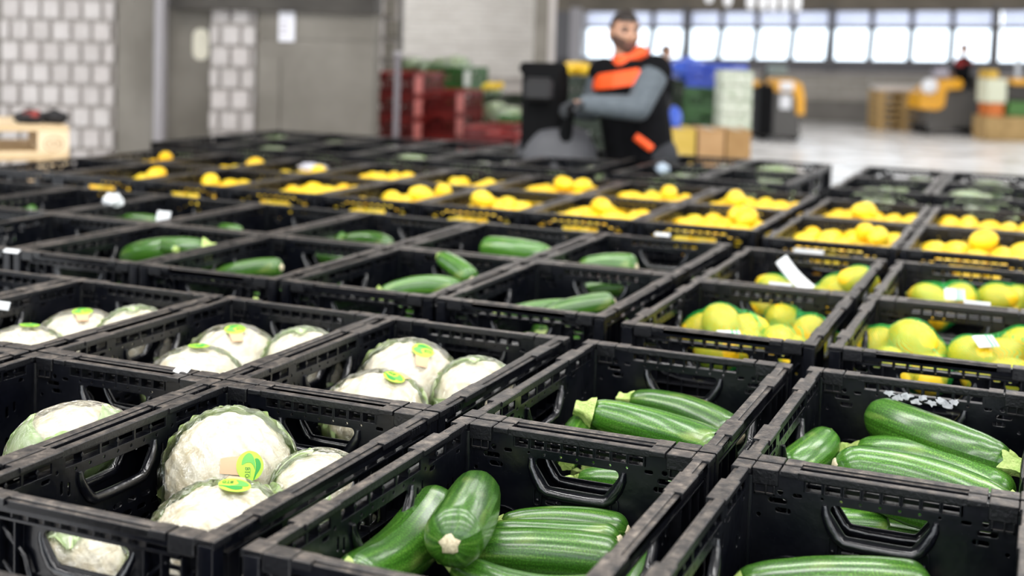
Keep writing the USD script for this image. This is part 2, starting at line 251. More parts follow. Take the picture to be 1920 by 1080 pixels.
# ------------------------------------------------------------------ folding crate
CW, CL, CH = .410, .597, .2415
def crate():
    t = thing('folding_crate', None, 'crate')
    iw, il = CW/2-.025, CL/2-.025                            # inner faces
    def side(m, k):                                          # wall space (along, up, outward) -> crate
        T = np.eye(4)
        ax, ou = {0: ((1, 0, 0), (0, -1, 0)), 1: ((-1, 0, 0), (0, 1, 0)), 2: ((0, -1, 0), (-1, 0, 0)), 3: ((0, 1, 0), (1, 0, 0))}[k]
        T[:3, 0], T[:3, 1], T[:3, 2] = ax, (0, 0, 1), ou
        T[:3, 3] = np.array(ou)*(il if k < 2 else iw); m = m.copy(); m.apply_transform(T); return m
    def zt(tt): return CH-tt
    def slot(s, tt, w, h): return rrect(s, zt(tt), w, h, min(w, h)/2*.96)
    def hand(top=.039, bot=.080, w0=.066, w1=.044): return Polygon([(-w0, zt(top)), (w0, zt(top)), (w0, zt(top+.010)), (w1, zt(bot)), (-w1, zt(bot)), (-w0, zt(top+.010))]).buffer(-.007).buffer(.007, 4)
    def lip(sc=1.0):                                         # thick rolled bezel along the sides and bottom of the hand hole
        pts = np.array([(-.074, .040), (-.073, .052), (-.066, .068), (-.056, .083), (-.046, .090), (-.02, .0915), (.02, .0915), (.046, .090), (.056, .083), (.066, .068), (.073, .052), (.074, .040)])
        P = np.stack([pts[:, 0]*sc, zt(pts[:, 1]), np.full(len(pts), -.001)], 1)
        return tube(P, [.0035, .006, .0078, .0082, .0082, .0082, .0082, .0082, .0082, .0078, .006, .0035], 10)
    def capsule_ring(s, tt, w, h):
        o = rrect(s, zt(tt), w, h, w/2*.95); i = o.buffer(-.0022)
        m = ext(o.difference(i), .004); m.apply_translation((0, 0, -.003)); b = trimesh.creation.icosphere(1, .0032); b.apply_translation((s, zt(tt)-h*.2, 0)); return cat([m, b])
    def rim(half, wide, half_end):
        """Stepped rim bar along the wall: wide stretches and narrower ones between."""
        parts = []
        def bar(s0, s1, prof):
            m = ext(Polygon(prof), s1-s0); T = np.eye(4)     # profile (outward, up), extruded along the wall
            T[:3, 0], T[:3, 1], T[:3, 2], T[:3, 3] = (0, 0, 1), (0, 1, 0), (-1, 0, 0), (s1, 0, 0); m.apply_transform(T); parts.append(m)
        c = .0013
        P1 = [(-.003+c, CH), (.0245-c, CH), (.0245, CH-c), (.0245, CH-.010), (.0215, CH-.010), (.0215, CH-.0045), (.0, CH-.0045), (.0, CH-.008), (-.003, CH-.008), (-.003, CH-c)]
        P2 = [(-.0005+c, CH), (.0125-c, CH), (.0135, CH-c), (.0135, CH-.0035), (.0205-c, CH-.0035), (.0205, CH-.0035-c), (.0205, CH-.013), (.018, CH-.013), (.018, CH-.008), (.002, CH-.008), (.002, CH-.011), (-.0005, CH-.011), (-.0005, CH-c)]
        for s0, s1, w in wide: bar(s0, s1, P1 if w else P2)
        return cat(parts)
    # ---- short walls
    for k in (0, 1):
        plate = sbox(-iw, .006, iw, CH-.006)
        holes = [hand()] + [sbox(-.104+.026*i+.0016, zt(.0255), -.104+.026*(i+1)-.0016, zt(.0115)) for i in range(8)]
        holes += [Point(-.078+.026*i, zt(.0325)).buffer(.0021, 4) for i in range(7)]
        for q in (-1, 1): holes += [slot(q*.112, .0335, .013, .0055), Point(q*.136, zt(.0315)).buffer(.0042, 5), slot(q*.139, .0445, .027, .0075), slot(q*.131, .0575, .022, .0075), slot(q*.036, .104, .026, .008), Point(q*.165, zt(.068)).buffer(.003, 4)]
        holes += [slot(-.13+.0289*i, tt, .017, .0075) for i in range(10) for tt in (.150, .172, .194)]
        m = [ext(plate.difference(unary_union(holes)), .003)]
        m += [bx(-.106+.026*i-.0012, -.106+.026*i+.0012, zt(.026), zt(.008), 0, .017) for i in range(9)] + [bx(-.15, .15, zt(.030), zt(.0265), .003, .018), bx(-.15, .15, zt(.0075), zt(.0045), .003, .018)]
        # outside: rolled lip, ribs
        m += [bx(-iw+.03, iw-.03, zt(.0185), zt(.004), .0175, .0205)]
        m += [bx(s-.0012, s+.0012, .010, zt(.03), .003, .018) for s in (-.178, -.155, -.126, -.1, .1, .126, .155, .178)] + [bx(s-.0012, s+.0012, .010, zt(.106), .003, .018) for s in (-.07, -.035, 0, .035, .07)]
        m += [bx(-.178, .178, zt(tt)-.0012, zt(tt)+.0012, .003, .018) for tt in (.118, .165, .214)]
        for q in (-1, 1):
            m.append(tube([(q*.170, zt(.045), .010), (q*.150, zt(.070), .010), (q*.11, zt(.100), .010), (q*.07, zt(.108), .010), (0, zt(.110), .010)], .0032, 6))
            m.append(tube([(q*.128, zt(.042), .010), (q*.090, zt(.075), .010), (q*.082, zt(.100), .010)], .0034, 6))
        w = obj('short_wall', side(cat(m), k), plastic, t)
        obj('handle_lip', side(cat([lip()]), k), smooth_plastic, w, smooth=60)
        obj('latch', side(cat([capsule_ring(q*.061, .0975, .0135, .030) for q in (-1, 1)]), k), plastic, w)
        # shallow embossed arcs low on the panel
        obj('embossed_arch', side(cat([tube([(q*.118+.042*math.cos(a), zt(.162)+.040*math.sin(a), -.0004) for a in np.linspace(0, math.pi, 14)], .0026, 6) for q in (-1, 1)]), k), plastic, w, smooth=60)
        e = .176
        obj('rim', side(rim(iw, [(-.136, -.112, 1), (-.112, .112, 0), (.112, .136, 1)], 0), k), rimmat, w)
        for q in (-1, 1):
            s0, s1 = sorted((q*.139, q*e))
            h = [rbox(s0, s1, zt(.024), CH, -.0045, .024, .0012)] + [bx(s, s+.0022, zt(.037), zt(.024), -.004, -.001) for s in (s0+.004, s0+.0155, s1-.006)] + [bx(s0+.004, s1-.004, zt(.0375), zt(.0345), -.004, -.0015)]
            obj('hinge_block', side(cat(h), k), rimmat, w)
    # ---- long walls
    for k in (2, 3):
        plate = sbox(-il, .006, il, CH-.006); holes = [hand(.043, .087, .074, .052)]
        cells = [(-.112, -.040), (-.036, .036), (.040, .112), (.138, .192), (.196, .25), (-.192, -.138), (-.25, -.196)]
        holes += [sbox(a, zt(.0275), b, zt(.0125)) for a, b in cells]
        holes += [Point(-.09+.03*i, zt(.0345)).buffer(.0027, 4) for i in range(7)]
        for q in (-1, 1): holes += [slot(q*.104, .060, .0055, .020), slot(q*.119, .054, .0055, .020), Point(q*.128, zt(.030)).buffer(.003, 4), slot(q*.15, .036, .017, .0065), slot(q*.238, .036, .012, .0065), slot(q*.205, .086, .0075, .020), slot(q*.222, .080, .0065, .018), slot(q*.205, .142, .0075, .022), slot(q*.222, .135, .0065, .018)]
        holes += [slot(-.0975+.0325*i+(.010 if j % 2 else 0), tt, .020, .0085) for i in range(7) for j, tt in enumerate((.118, .136, .154, .172))]
        m = [ext(plate.difference(unary_union(holes)), .003)]
        m += [bx(-.26, .26, zt(.0305), zt(.0275), .003, .018)]
        for a, b in cells: m += [trimesh.creation.cylinder(.0032, .003, 8, transform=trimesh.transformations.translation_matrix(((a+b)/2, zt(.0185), .0015))), bx((a+b)/2-.0009, (a+b)/2+.0009, zt(.0275), zt(.0125), .0005, .016)]
        m += [bx(-.268, .268, zt(.0200), zt(.005), .0175, .0205)]
        m += [bx(s-.0012, s+.0012, .010, zt(.028), .003, .018) for s in (-.27, -.235, -.19, -.14, .14, .19, .235, .27)] + [bx(s-.0012, s+.0012, .010, zt(.115), .003, .018) for s in (-.09, -.045, 0, .045, .09)]
        m += [bx(-.27, .27, zt(tt)-.0012, zt(tt)+.0012, .003, .018) for tt in (.125, .18, .22)]
        w = obj('long_wall', side(cat(m), k), plastic, t)
        obj('handle_lip', side(cat([lip(1.13)]), k).copy(), smooth_plastic, w, smooth=60)
        seg = [(-CL/2+.001, -.262, 1), (-.262, -.200, 0), (-.200, -.118, 1), (-.118, .118, 0), (.118, .200, 1), (.200, .262, 0), (.262, CL/2-.001, 1)]
        obj('rim', side(rim(il, seg, 0), k), rimmat, w)
        L_ = [bx(q*.226+dx-.0022, q*.226+dx+.0022, zt(.016), zt(.007), .0203, .0212) for q in (-1, 1) for dx in (-.012, -.004, .004, .012)]
        obj('embossed_mark', side(cat(L_), k), plastic, w)
    # ---- corner posts and base
    for q in (-1, 1):
        for r in (-1, 1):
            p = [tube([(q*iw, r*il, .006), (q*iw, r*il, CH-.012)], .0062, 10), rbox(min(q*iw, q*(CW/2-.002)), max(q*iw, q*(CW/2-.002)), min(r*il, r*(CL/2-.001)), max(r*il, r*(CL/2-.001)), .004, CH-.006, .002)]
            obj('corner_post', cat(p), plastic, t, smooth=50)
    pl = sbox(-iw-.004, -il-.004, iw+.004, il+.004); vents = [rrect(-.15+.05*i, -.225+.05*j, .034, .012, .005) for i in range(7) for j in range(10)]
    b = ext(pl.difference(unary_union(vents)), .004); b.apply_translation((0, 0, .008))
    b2 = cat([b] + [bx(-iw, iw, y-.0015, y+.0015, 0, .008) for y in (-.24, -.12, 0, .12, .24)] + [bx(x-.0015, x+.0015, -il, il, 0, .008) for x in (-.15, -.05, .05, .15)])
    obj('base', b2, plastic, t)
    return Kind(t)
CR = crate()
CRATES = {}
def put_crate(u0, v0, label, key, group=None, dz=0.0):
    u, v = u0+CW/2, v0+CL/2
    CRATES[key] = (u, v); CR.put(W(u, v, RIM-CH+dz), RG, 1.0, label, group)
UA = [-.840, -.427, -.004, .409, .856, 1.296]
ROW = {'A': [0.0, .602], 'Z': [1.415, 2.015], 'B': [1.375, 1.975], 'L': [2.93, 3.53], 'R': [2.80, 3.42], 'F': [4.45, 5.05]}
# front pallets
put_crate(UA[3], 0, 'black folding crate in the left foreground, holding the cauliflowers with readable green stickers', 'C1')
put_crate(UA[2], 0, 'black folding crate at the left picture edge holding the cauliflower wrapped in its leaves', 'C0')
put_crate(UA[3], .602, 'black folding crate of cauliflowers right behind the foreground cauliflower crate', 'C2')
put_crate(UA[2], .602, 'black folding crate of cauliflowers with a torn white label on its front right corner', 'C3')
put_crate(UA[1], .602, 'black folding crate of cauliflowers at the far left of the second cauliflower row', 'C4')
put_crate(UA[0], .602, 'black folding crate cut by the left picture edge, left of the last cauliflower crate', 'C5')
put_crate(UA[1], 0, 'black folding crate of which only a corner shows at the left picture edge', 'C6')
put_crate(UA[4], 0, 'black folding crate in the centre foreground, zucchini pointing its blossom end at the viewer', 'Z1')
put_crate(UA[5], 0, 'black folding crate in the bottom right corner, one zucchini at the bottom edge', 'Z2')
put_crate(UA[4], .602, 'black folding crate of zucchini with the big pale star-shaped stem', 'Z3')
put_crate(UA[5], .602, 'black folding crate of zucchini with torn white label scraps on its back wall', 'Z4')
put_crate(.50, -.155-CL, 'black folding crate of which only a dusty rim shows in the bottom left corner', 'C9')
# second row of pallets: zucchini on the left, lemons in nets on the right
nth = ['fifth', 'fourth', 'third', 'second', 'first']
UZ = [-2.09, -1.675, -1.262, -.845, -.430, -.008, .409]
for r in (0, 1):
    for i, u in enumerate(UZ):
        if (r == 0 and i < 2): continue
        n = len(UZ)-1-i; o = ['first', 'second', 'third', 'fourth', 'fifth', 'sixth', 'seventh'][n]
        put_crate(u, ROW['Z'][r], f'black zucchini crate, {o} from the right, {"front" if r == 0 else "back"} row of the middle pallets', f'Y{r}{i}')
for r in (0, 1):
    for i, u in enumerate((.868, 1.302)):
        put_crate(u, ROW['B'][r], f'black crate of lemons in green nets, {"front" if r == 0 else "back"} row, {"left" if i == 0 else "right"} one', f'B{r}{i}')
# third row: loose lemons
UL = [.418-.413*i for i in range(7, -1, -1)]
for r in (0, 1):
    for i, u in enumerate(UL):
        n = len(UL)-1-i
        put_crate(u, ROW['L'][r], f'black crate, long loose-lemon block, {"front" if r == 0 else "back"} row, {["first","second","third","fourth","fifth","sixth","seventh","eighth"][n]} from the right', f'L{r}{i}')
    for i, u in enumerate((.872, 1.287)):
        put_crate(u, ROW['R'][r], f'black crate of loose lemons, right-hand lemon pallet, {"front" if r == 0 else "back"} row, {"left" if i == 0 else "right"} one', f'R{r}{i}')
# last row: film-wrapped lettuces
UF = [-2.80, -2.39, -1.98, -1.57, -1.13, -.715, -.18, .235, .82, 1.235]
for r in (0, 1):
    for i, u in enumerate(UF):
        put_crate(u, ROW['F'][r], f'black lettuce crate, farthest block, {"front" if r == 0 else "back"} row, {["first","second","third","fourth","fifth","sixth","seventh","eighth","ninth","tenth"][i]} from the left', f'F{r}{i}')
# ------------------------------------------------------------------ produce: materials
zuc = M('zucchini_skin', {'t': ('texture_coordinate', {}), 'mp': ('mapping', {'scale': (26.0, 1.3, 1.0)}), 'n1': ('noise_texture', {'scale': 1.0, 'detail': 3.0}), 'mp2': ('mapping', {'scale': (95.0, 120.0, 1.0)}), 'n2': ('noise_texture', {'scale': 1.0, 'detail': 3.0, 'roughness': .7}),
    'mp3': ('mapping', {'scale': (5.0, 2.2, 1.0)}), 'n3': ('noise_texture', {'scale': 1.0, 'detail': 2.0}), 'oi': ('object_info', {}),
    'r1': ('rgb_ramp', {'ramp': [(.36, (.030, .125, .010)), (.56, (.075, .235, .022)), (.75, (.24, .44, .08))]}), 'r2': ('rgb_ramp', {'ramp': [(.45, (.30, .30, .30)), (.62, (1.0, 1.0, 1.0)), (.75, (2.0, 1.7, 1.7))]}), 'mx': ('mix', {'mix_type': 'multiply', 'fac': .8}),
    'r3': ('rgb_ramp', {'ramp': [(.56, (0, 0, 0)), (.74, (1, 1, 1))]}), 'mx3': ('mix', {'color2': (.30, .36, .10)}), 'm3': ('math', {'math_type': 'multiply', 'value2': .55}),
    'hs': ('hsv', {}), 'mv': ('map_range', {'to_min': .75, 'to_max': 1.3}), 'b': ('bump', {'strength': .22, 'distance': .001}), 'p': ('principled_bsdf', {'roughness': .27, 'specular_ior_level': .5, 'coat_weight': .5, 'coat_roughness': .15})},
    [('t.UV', 'mp.vector'), ('mp.vector', 'n1.vector'), ('t.UV', 'mp2.vector'), ('mp2.vector', 'n2.vector'), ('t.UV', 'mp3.vector'), ('mp3.vector', 'n3.vector'), ('n1.fac', 'r1.fac'), ('n2.fac', 'r2.fac'), ('r1.color', 'mx.color1'), ('r2.color', 'mx.color2'),
     ('n3.fac', 'r3.fac'), ('r3.color', 'm3.value1'), ('m3.value', 'mx3.fac'), ('mx.color', 'mx3.color1'), ('oi.random', 'mv.value'), ('mv.result', 'hs.value'), ('mx3.color', 'hs.color'), ('hs.color', 'p.base_color'), ('n2.fac', 'b.height'), ('b.normal', 'p.normal')])
stem_m = varied('zucchini_stem', (.26, .42, .07), (.52, .62, .22), 60, .45, .002)
scar_m = varied('blossom_scar', (.50, .42, .26), (.80, .72, .52), 300, .6, .001)
lem = M('lemon_peel', {'g': ('texture_coordinate', {}), 'v': ('voronoi_texture', {'scale': 420.0}), 'b': ('bump', {'strength': .35, 'distance': .001, 'invert': True}), 'oi': ('object_info', {}), 'q': ('rgb_ramp', {'ramp': [(0, (.86, .50, .006)), (.5, (.90, .59, .012)), (1, (.84, .62, .030))]}),
    'n': ('noise_texture', {'scale': 24.0, 'detail': 2.0}), 'mx': ('mix', {'color2': (.80, .64, .06)}), 'r': ('rgb_ramp', {'ramp': [(.5, (0, 0, 0)), (.8, (.7, .7, .7))]}), 'p': ('principled_bsdf', {'roughness': .36, 'subsurface_weight': .0})},
    [('g.object', 'v.vector'), ('v.distance', 'b.height'), ('b.normal', 'p.normal'), ('oi.random', 'q.fac'), ('q.color', 'mx.color1'), ('g.object', 'n.vector'), ('n.fac', 'r.fac'), ('r.color', 'mx.fac'), ('mx.color', 'p.base_color')])
curd_m = M('cauliflower_curd', {'t': ('texture_coordinate', {}), 'n': ('noise_texture', {'scale': 45.0, 'detail': 4.0}), 'r': ('rgb_ramp', {'ramp': [(.3, (.60, .52, .34)), (.5, (.69, .645, .50)), (.7, (.74, .71, .60))]}), 'v': ('voronoi_texture', {'scale': 230.0}), 'b': ('bump', {'strength': .45, 'distance': .002, 'invert': True}), 'p': ('principled_bsdf', {'roughness': .5})},
    [('t.object', 'n.vector'), ('n.fac', 'r.fac'), ('r.color', 'p.base_color'), ('t.object', 'v.vector'), ('v.distance', 'b.height'), ('b.normal', 'p.normal')])
leaf_m = M('cauliflower_leaf', {'t': ('texture_coordinate', {}), 'sx': ('separate_xyz', {}), 'a': ('math', {'math_type': 'subtract', 'value2': .5}), 'ab': ('math', {'math_type': 'absolute'}), 'mp': ('mapping', {'scale': (9.0, 5.0, 1.0)}), 'n': ('noise_texture', {'scale': 1.0, 'detail': 5.0, 'distortion': 1.2}),
    'r': ('rgb_ramp', {'ramp': [(0, (.66, .70, .54)), (.06, (.62, .68, .48)), (.12, (.46, .60, .28)), (.5, (.38, .54, .21))]}), 'r2': ('rgb_ramp', {'ramp': [(.40, (.70, .74, .58)), (.52, (.44, .60, .26))]}), 'mx': ('mix', {'fac': .5}), 'p': ('principled_bsdf', {'roughness': .4}), 'tr': ('translucent_bsdf', {'color': (.5, .7, .25)}), 'ms': ('mix_closure', {'fac': .2})},
    [('t.UV', 'sx.vector'), ('sx.x', 'a.value1'), ('a.value', 'ab.value1'), ('ab.value', 'r.fac'), ('t.UV', 'mp.vector'), ('mp.vector', 'n.vector'), ('n.fac', 'r2.fac'), ('r.color', 'mx.color1'), ('r2.color', 'mx.color2'), ('mx.color', 'p.base_color'), ('p.BSDF', 'ms.closure1'), ('tr.BSDF', 'ms.closure2')], surface='ms.closure')
film_m = M('clear_film', {'t': ('texture_coordinate', {}), 'n': ('noise_texture', {'scale': 38.0, 'detail': 5.0, 'distortion': 1.5}), 'b': ('bump', {'strength': 1.0, 'distance': .010}), 'g': ('glossy_bsdf', {'color': (1, 1, 1), 'roughness': .12}), 'tr': ('transparent_bsdf', {'color': (.985, .985, .985)}), 'f': ('fresnel', {'IOR': 1.45}), 'm': ('math', {'math_type': 'multiply_add', 'value2': .9, 'value3': .075}), 'ms': ('mix_closure', {})},
    [('t.object', 'n.vector'), ('n.fac', 'b.height'), ('b.normal', 'g.normal'), ('f.fac', 'm.value1'), ('m.value', 'ms.fac'), ('tr.BSDF', 'ms.closure1'), ('g.BSDF', 'ms.closure2')], surface='ms.closure')
st_green, st_dark, st_mid, st_ink, st_beige = plain('sticker_lime', (.36, .60, .035), .5), plain('sticker_emblem_dark', (.012, .26, .035), .5), plain('sticker_emblem_light', (.10, .38, .06), .5), plain('sticker_ink', (.03, .14, .025), .5), plain('sticker_beige', (.56, .35, .21), .6)
paper = varied('white_paper', (.60, .63, .65), (.70, .71, .72), 40, .6, .0006)
scrap = varied('label_scrap', (.30, .31, .34), (.62, .63, .66), 120, .8, .001)

# ------------------------------------------------------------------ zucchini
def zucchini_parts(t, length=.22, R=.031, bend=.02, n=26, k=44, stem='star'):
    s = np.concatenate([np.linspace(0, .06, 5)[:-1], np.linspace(.06, .88, k-16), .88+.12*np.sin(np.linspace(0, 1, 14)[1:]*np.pi/2)]); k = len(s); rng = np.random.default_rng(int(abs(bend)*9999)+7)
    x = (s-.5)*length; y = bend*(1-(2*s-1)**2)-bend*.5
    prof = np.interp(s, [0, .012, .05, .15, .4, .7, .88, 1], [.44, .58, .72, .86, .97, 1.0, .97, .97])*R; e_ = np.clip((s-.86)/.14, 0, 1); prof = prof*np.sqrt(np.clip(1-e_**2.4, .03, 1))
    prof[2:-4] = np.convolve(prof, [.25, .5, .25], 'same')[2:-4]
    th = np.linspace(0, 2*np.pi, n)
    tx = np.gradient(x); ty = np.gradient(y); l = np.hypot(tx, ty); nx, ny = -ty/l, tx/l
    rr = prof[:, None]*(1+.012*np.cos(8*th)[None]+.012*np.cos(3*th+5*s[:, None]))
    P = np.stack([x[:, None]+rr*np.cos(th)*nx[:, None], y[:, None]+rr*np.cos(th)*ny[:, None], rr*np.sin(th)+0*x[:, None]], -1)
    m, uv = grid_mesh(P); uv = uv[:, ::-1].copy(); m = trimesh.Trimesh(m.vertices, m.faces[:, ::-1], process=False)
    obj('body', m, zuc, t, smooth=True, uv=uv)
    e = np.array([x[-1], y[-1], 0]); d = np.array([tx[-1]/l[-1], ty[-1]/l[-1], 0])
    q = lathe([(.0, .0035), (.004, .003), (.0085, .0014), (.0105, -.001), (.0110, -.008)], 12); q.vertices[:, :2] *= (1+.18*np.sin(np.arctan2(q.vertices[:, 1], q.vertices[:, 0])*5))[:, None]
    q.apply_transform(np.vstack([np.hstack([align(d)@Ry(math.pi/2), (e)[:, None]]), [0, 0, 0, 1]])); obj('blossom_scar', q, scar_m, t)
    # ribbed stem stub
    e = np.array([x[0], y[0], 0]); d = -np.array([tx[0]/l[0], ty[0]/l[0], 0]); zz = np.array([-.004, .004, .010, .017, .024, .026, .0262]); r0 = np.array([.017, .0145, .0112, .0105, .0125, .0118, .0])*(R/.031)
    if stem == 'short': zz = zz*.45; 
    if stem == 'flare': r0 = np.array([.0235, .0205, .0135, .011, .0115, .010, 0])
    n2 = 20; a = np.arange(n2)*2*np.pi/n2; v = []; f = []
    for z, r in zip(zz, r0): v += [(r*(1+.16*math.cos(5*b))*math.cos(b), r*(1+.16*math.cos(5*b))*math.sin(b), z) for b in a]
    for i in range(len(zz)-1):
        for j in range(n2): w = (j+1) % n2; f += [(i*n2+j, i*n2+w, (i+1)*n2+w), (i*n2+j, (i+1)*n2+w, (i+1)*n2+j)]
    q = trimesh.Trimesh(v, f, process=False); q.apply_transform(np.vstack([np.hstack([align(d)@Ry(math.pi/2), e[:, None]]), [0, 0, 0, 1]])); obj('stem', q, stem_m, t, smooth=50)
ZK = []
for i, (ln, R, b, st) in enumerate([(.22, .030, .014, 'star'), (.23, .031, .034, 'flare'), (.20, .033, .004, 'short'), (.24, .029, -.022, 'star'), (.17, .034, .008, 'short')]):
    t = thing('zucchini', None, 'zucchini'); zucchini_parts(t, ln, R, b, stem=st); ZK.append((Kind(t), ln))
def zput(i, p0, p1, label, group=None, roll=0.0, s=None, thick=1.0):
    """Lies from its stem end p0 to its blossom end p1."""
    p0, p1 = np.array(p0, float), np.array(p1, float); d = p1-p0; k, ln = ZK[i]
    f = s or float(np.clip(np.linalg.norm(d)/ln, .85, 1.28)); return k.put((p0+p1)/2, align(d, roll)@np.diag([1, thick/1.0, thick/1.0]), f, label, group)
def C(key, du, dv, z):                                       # a point in a crate: offsets from its middle, height above the crate's underside
    u, v = CRATES[key]; return W(u+du, v+dv, RIM-CH+z)
def P(px, py, dz): return at(px, py, RIM+dz)
# centre foreground crate
zput(2, P(905, 903, -.075)+0, P(838, 1036, -.058), 'thick zucchini lying on top of the others, its pale blossom end pointing at the viewer', roll=.4)
zput(3, P(655, 1105, -.100), P(828, 950, -.095), 'long dull green zucchini along the left wall of the centre foreground crate', roll=math.pi/2, thick=1.15)
zput(0, C('Z1', -.085, .215, .118), P(1170, 992, -.115), 'hindmost of the flat-lying zucchini in the centre foreground crate, blossom end at right', roll=.3)
zput(0, C('Z1', -.070, .150, .126), P(1150, 1015, -.105), 'second flat-lying zucchini from the back in the centre foreground crate', roll=-.5)
zput(2, C('Z1', -.095, .085, .122), P(1168, 1052, -.118), 'third flat-lying zucchini from the back in the centre foreground crate, with the long highlight', roll=.9)
zput(3, C('Z1', -.08, .015, .120), C('Z1', .135, .03, .118), 'flat-lying zucchini at the bottom picture edge in the centre foreground crate', roll=1.2)
zput(0, C('Z1', .152, .02, .112), C('Z1', .150, .235, .108), 'light green zucchini half hidden behind the right wall of the centre foreground crate', roll=1.6)
for i, (a, b) in enumerate((((-.13, -.10, .045), (.10, -.12, .045)), ((-.12, -.02, .045), (.11, -.03, .045)), ((-.10, .06, .045), (.12, .05, .045)), ((-.11, .13, .045), (.12, .12, .045)), ((-.10, .21, .045), (.13, .19, .045)), ((-.12, -.19, .045), (.1, -.2, .045)))):
    zput(i % 4, C('Z1', *a), C('Z1', *b), 'zucchini of the hidden bottom layer in the centre foreground crate', 'bottom layer of zucchini, centre foreground crate')
# crate behind it
zput(1, P(1102, 768, -.072), P(1392, 858, -.095), 'big zucchini with the pale flared stem, bowing to the right', roll=-.3, s=1.18)
zput(0, P(1190, 748, -.085), P(1392, 818, -.10), 'zucchini half behind the big one with the pale flared stem', roll=.5)
zput(4, C('Z3', -.118, -.055, .110), C('Z3', -.128, .085, .140), 'stubby zucchini seen end-on, left of the pale flared stem', roll=.5)
zput(3, C('Z3', -.07, -.05, .115), C('Z3', .15, -.10, .112), 'zucchini below the big one with the pale stem, showing just over the near rim', roll=.5)
zput(0, C('Z3', -.06, -.13, .112), C('Z3', .15, -.17, .112), 'upper one of the zucchini seen through the hand hole behind the centre foreground crate', roll=1.1)
zput(2, C('Z3', -.08, -.225, .105), C('Z3', .12, -.235, .105), 'lower one of the zucchini seen through the hand hole behind the centre foreground crate', roll=.2)
for i, v in enumerate((-.2, -.12, -.04, .05, .13, .21)):
    zput(i % 4, C('Z3', -.12, v, .045), C('Z3', .11, v+.01, .045), 'zucchini of the hidden bottom layer below the big one with the pale stem', 'bottom layer of zucchini below the pale-stemmed one')
# right-hand crate in the second row
zput(0, P(1915, 880, -.070), P(1606, 768, -.066), 'big glossy dark zucchini lying uppermost at the right picture edge', roll=.2, s=1.30, thick=1.05)
zput(0, P(1598, 832, -.105), P(1925, 940, -.115), 'pale-streaked zucchini right under the big glossy one at the right', roll=1.0)
zput(1, P(1905, 952, -.112), P(1572, 868, -.10), 'zucchini at the right whose blossom end touches the crooked stemmed one', roll=math.pi)
zput(3, P(1600, 915, -.11), P(1890, 985, -.12), 'nearest zucchini of the right-hand heap, showing just above the rim', roll=.8)
zput(4, P(1558, 820, -.085), P(1468, 895, -.115), 'crooked light green zucchini whose stem points right', roll=.3, s=.95, thick=1.1)
zput(0, C('Z4', -.08, -.215, .108), C('Z4', .13, -.245, .108), 'zucchini seen through the hand hole of the bottom right crate', roll=.7)
zput(4, C('Z4', -.13, -.09, .08), C('Z4', -.03, -.03, .075), 'small dark zucchini in the gap beside the crooked one', roll=.3)
for i, v in enumerate((-.2, -.12, -.04, .05, .13, .21)):
    zput(i % 4, C('Z4', -.11, v, .045), C('Z4', .12, v-.01, .045), 'zucchini of the hidden bottom layer under the right-hand heap', 'bottom layer of zucchini, right-hand heap')
# bottom right crate
zput(2, P(1370, 1105, -.115), P(1760, 1112, -.125), 'large zucchini cut by the bottom edge in the bottom right crate', roll=.6, s=1.32)
for i, v in enumerate((-.06, .03, .12, .21)):
    zput(i % 4, C('Z2', -.11, v, .045), C('Z2', .12, v+.01, .045), 'zucchini of the hidden bottom layer in the bottom right crate', 'bottom layer of zucchini, bottom right crate')
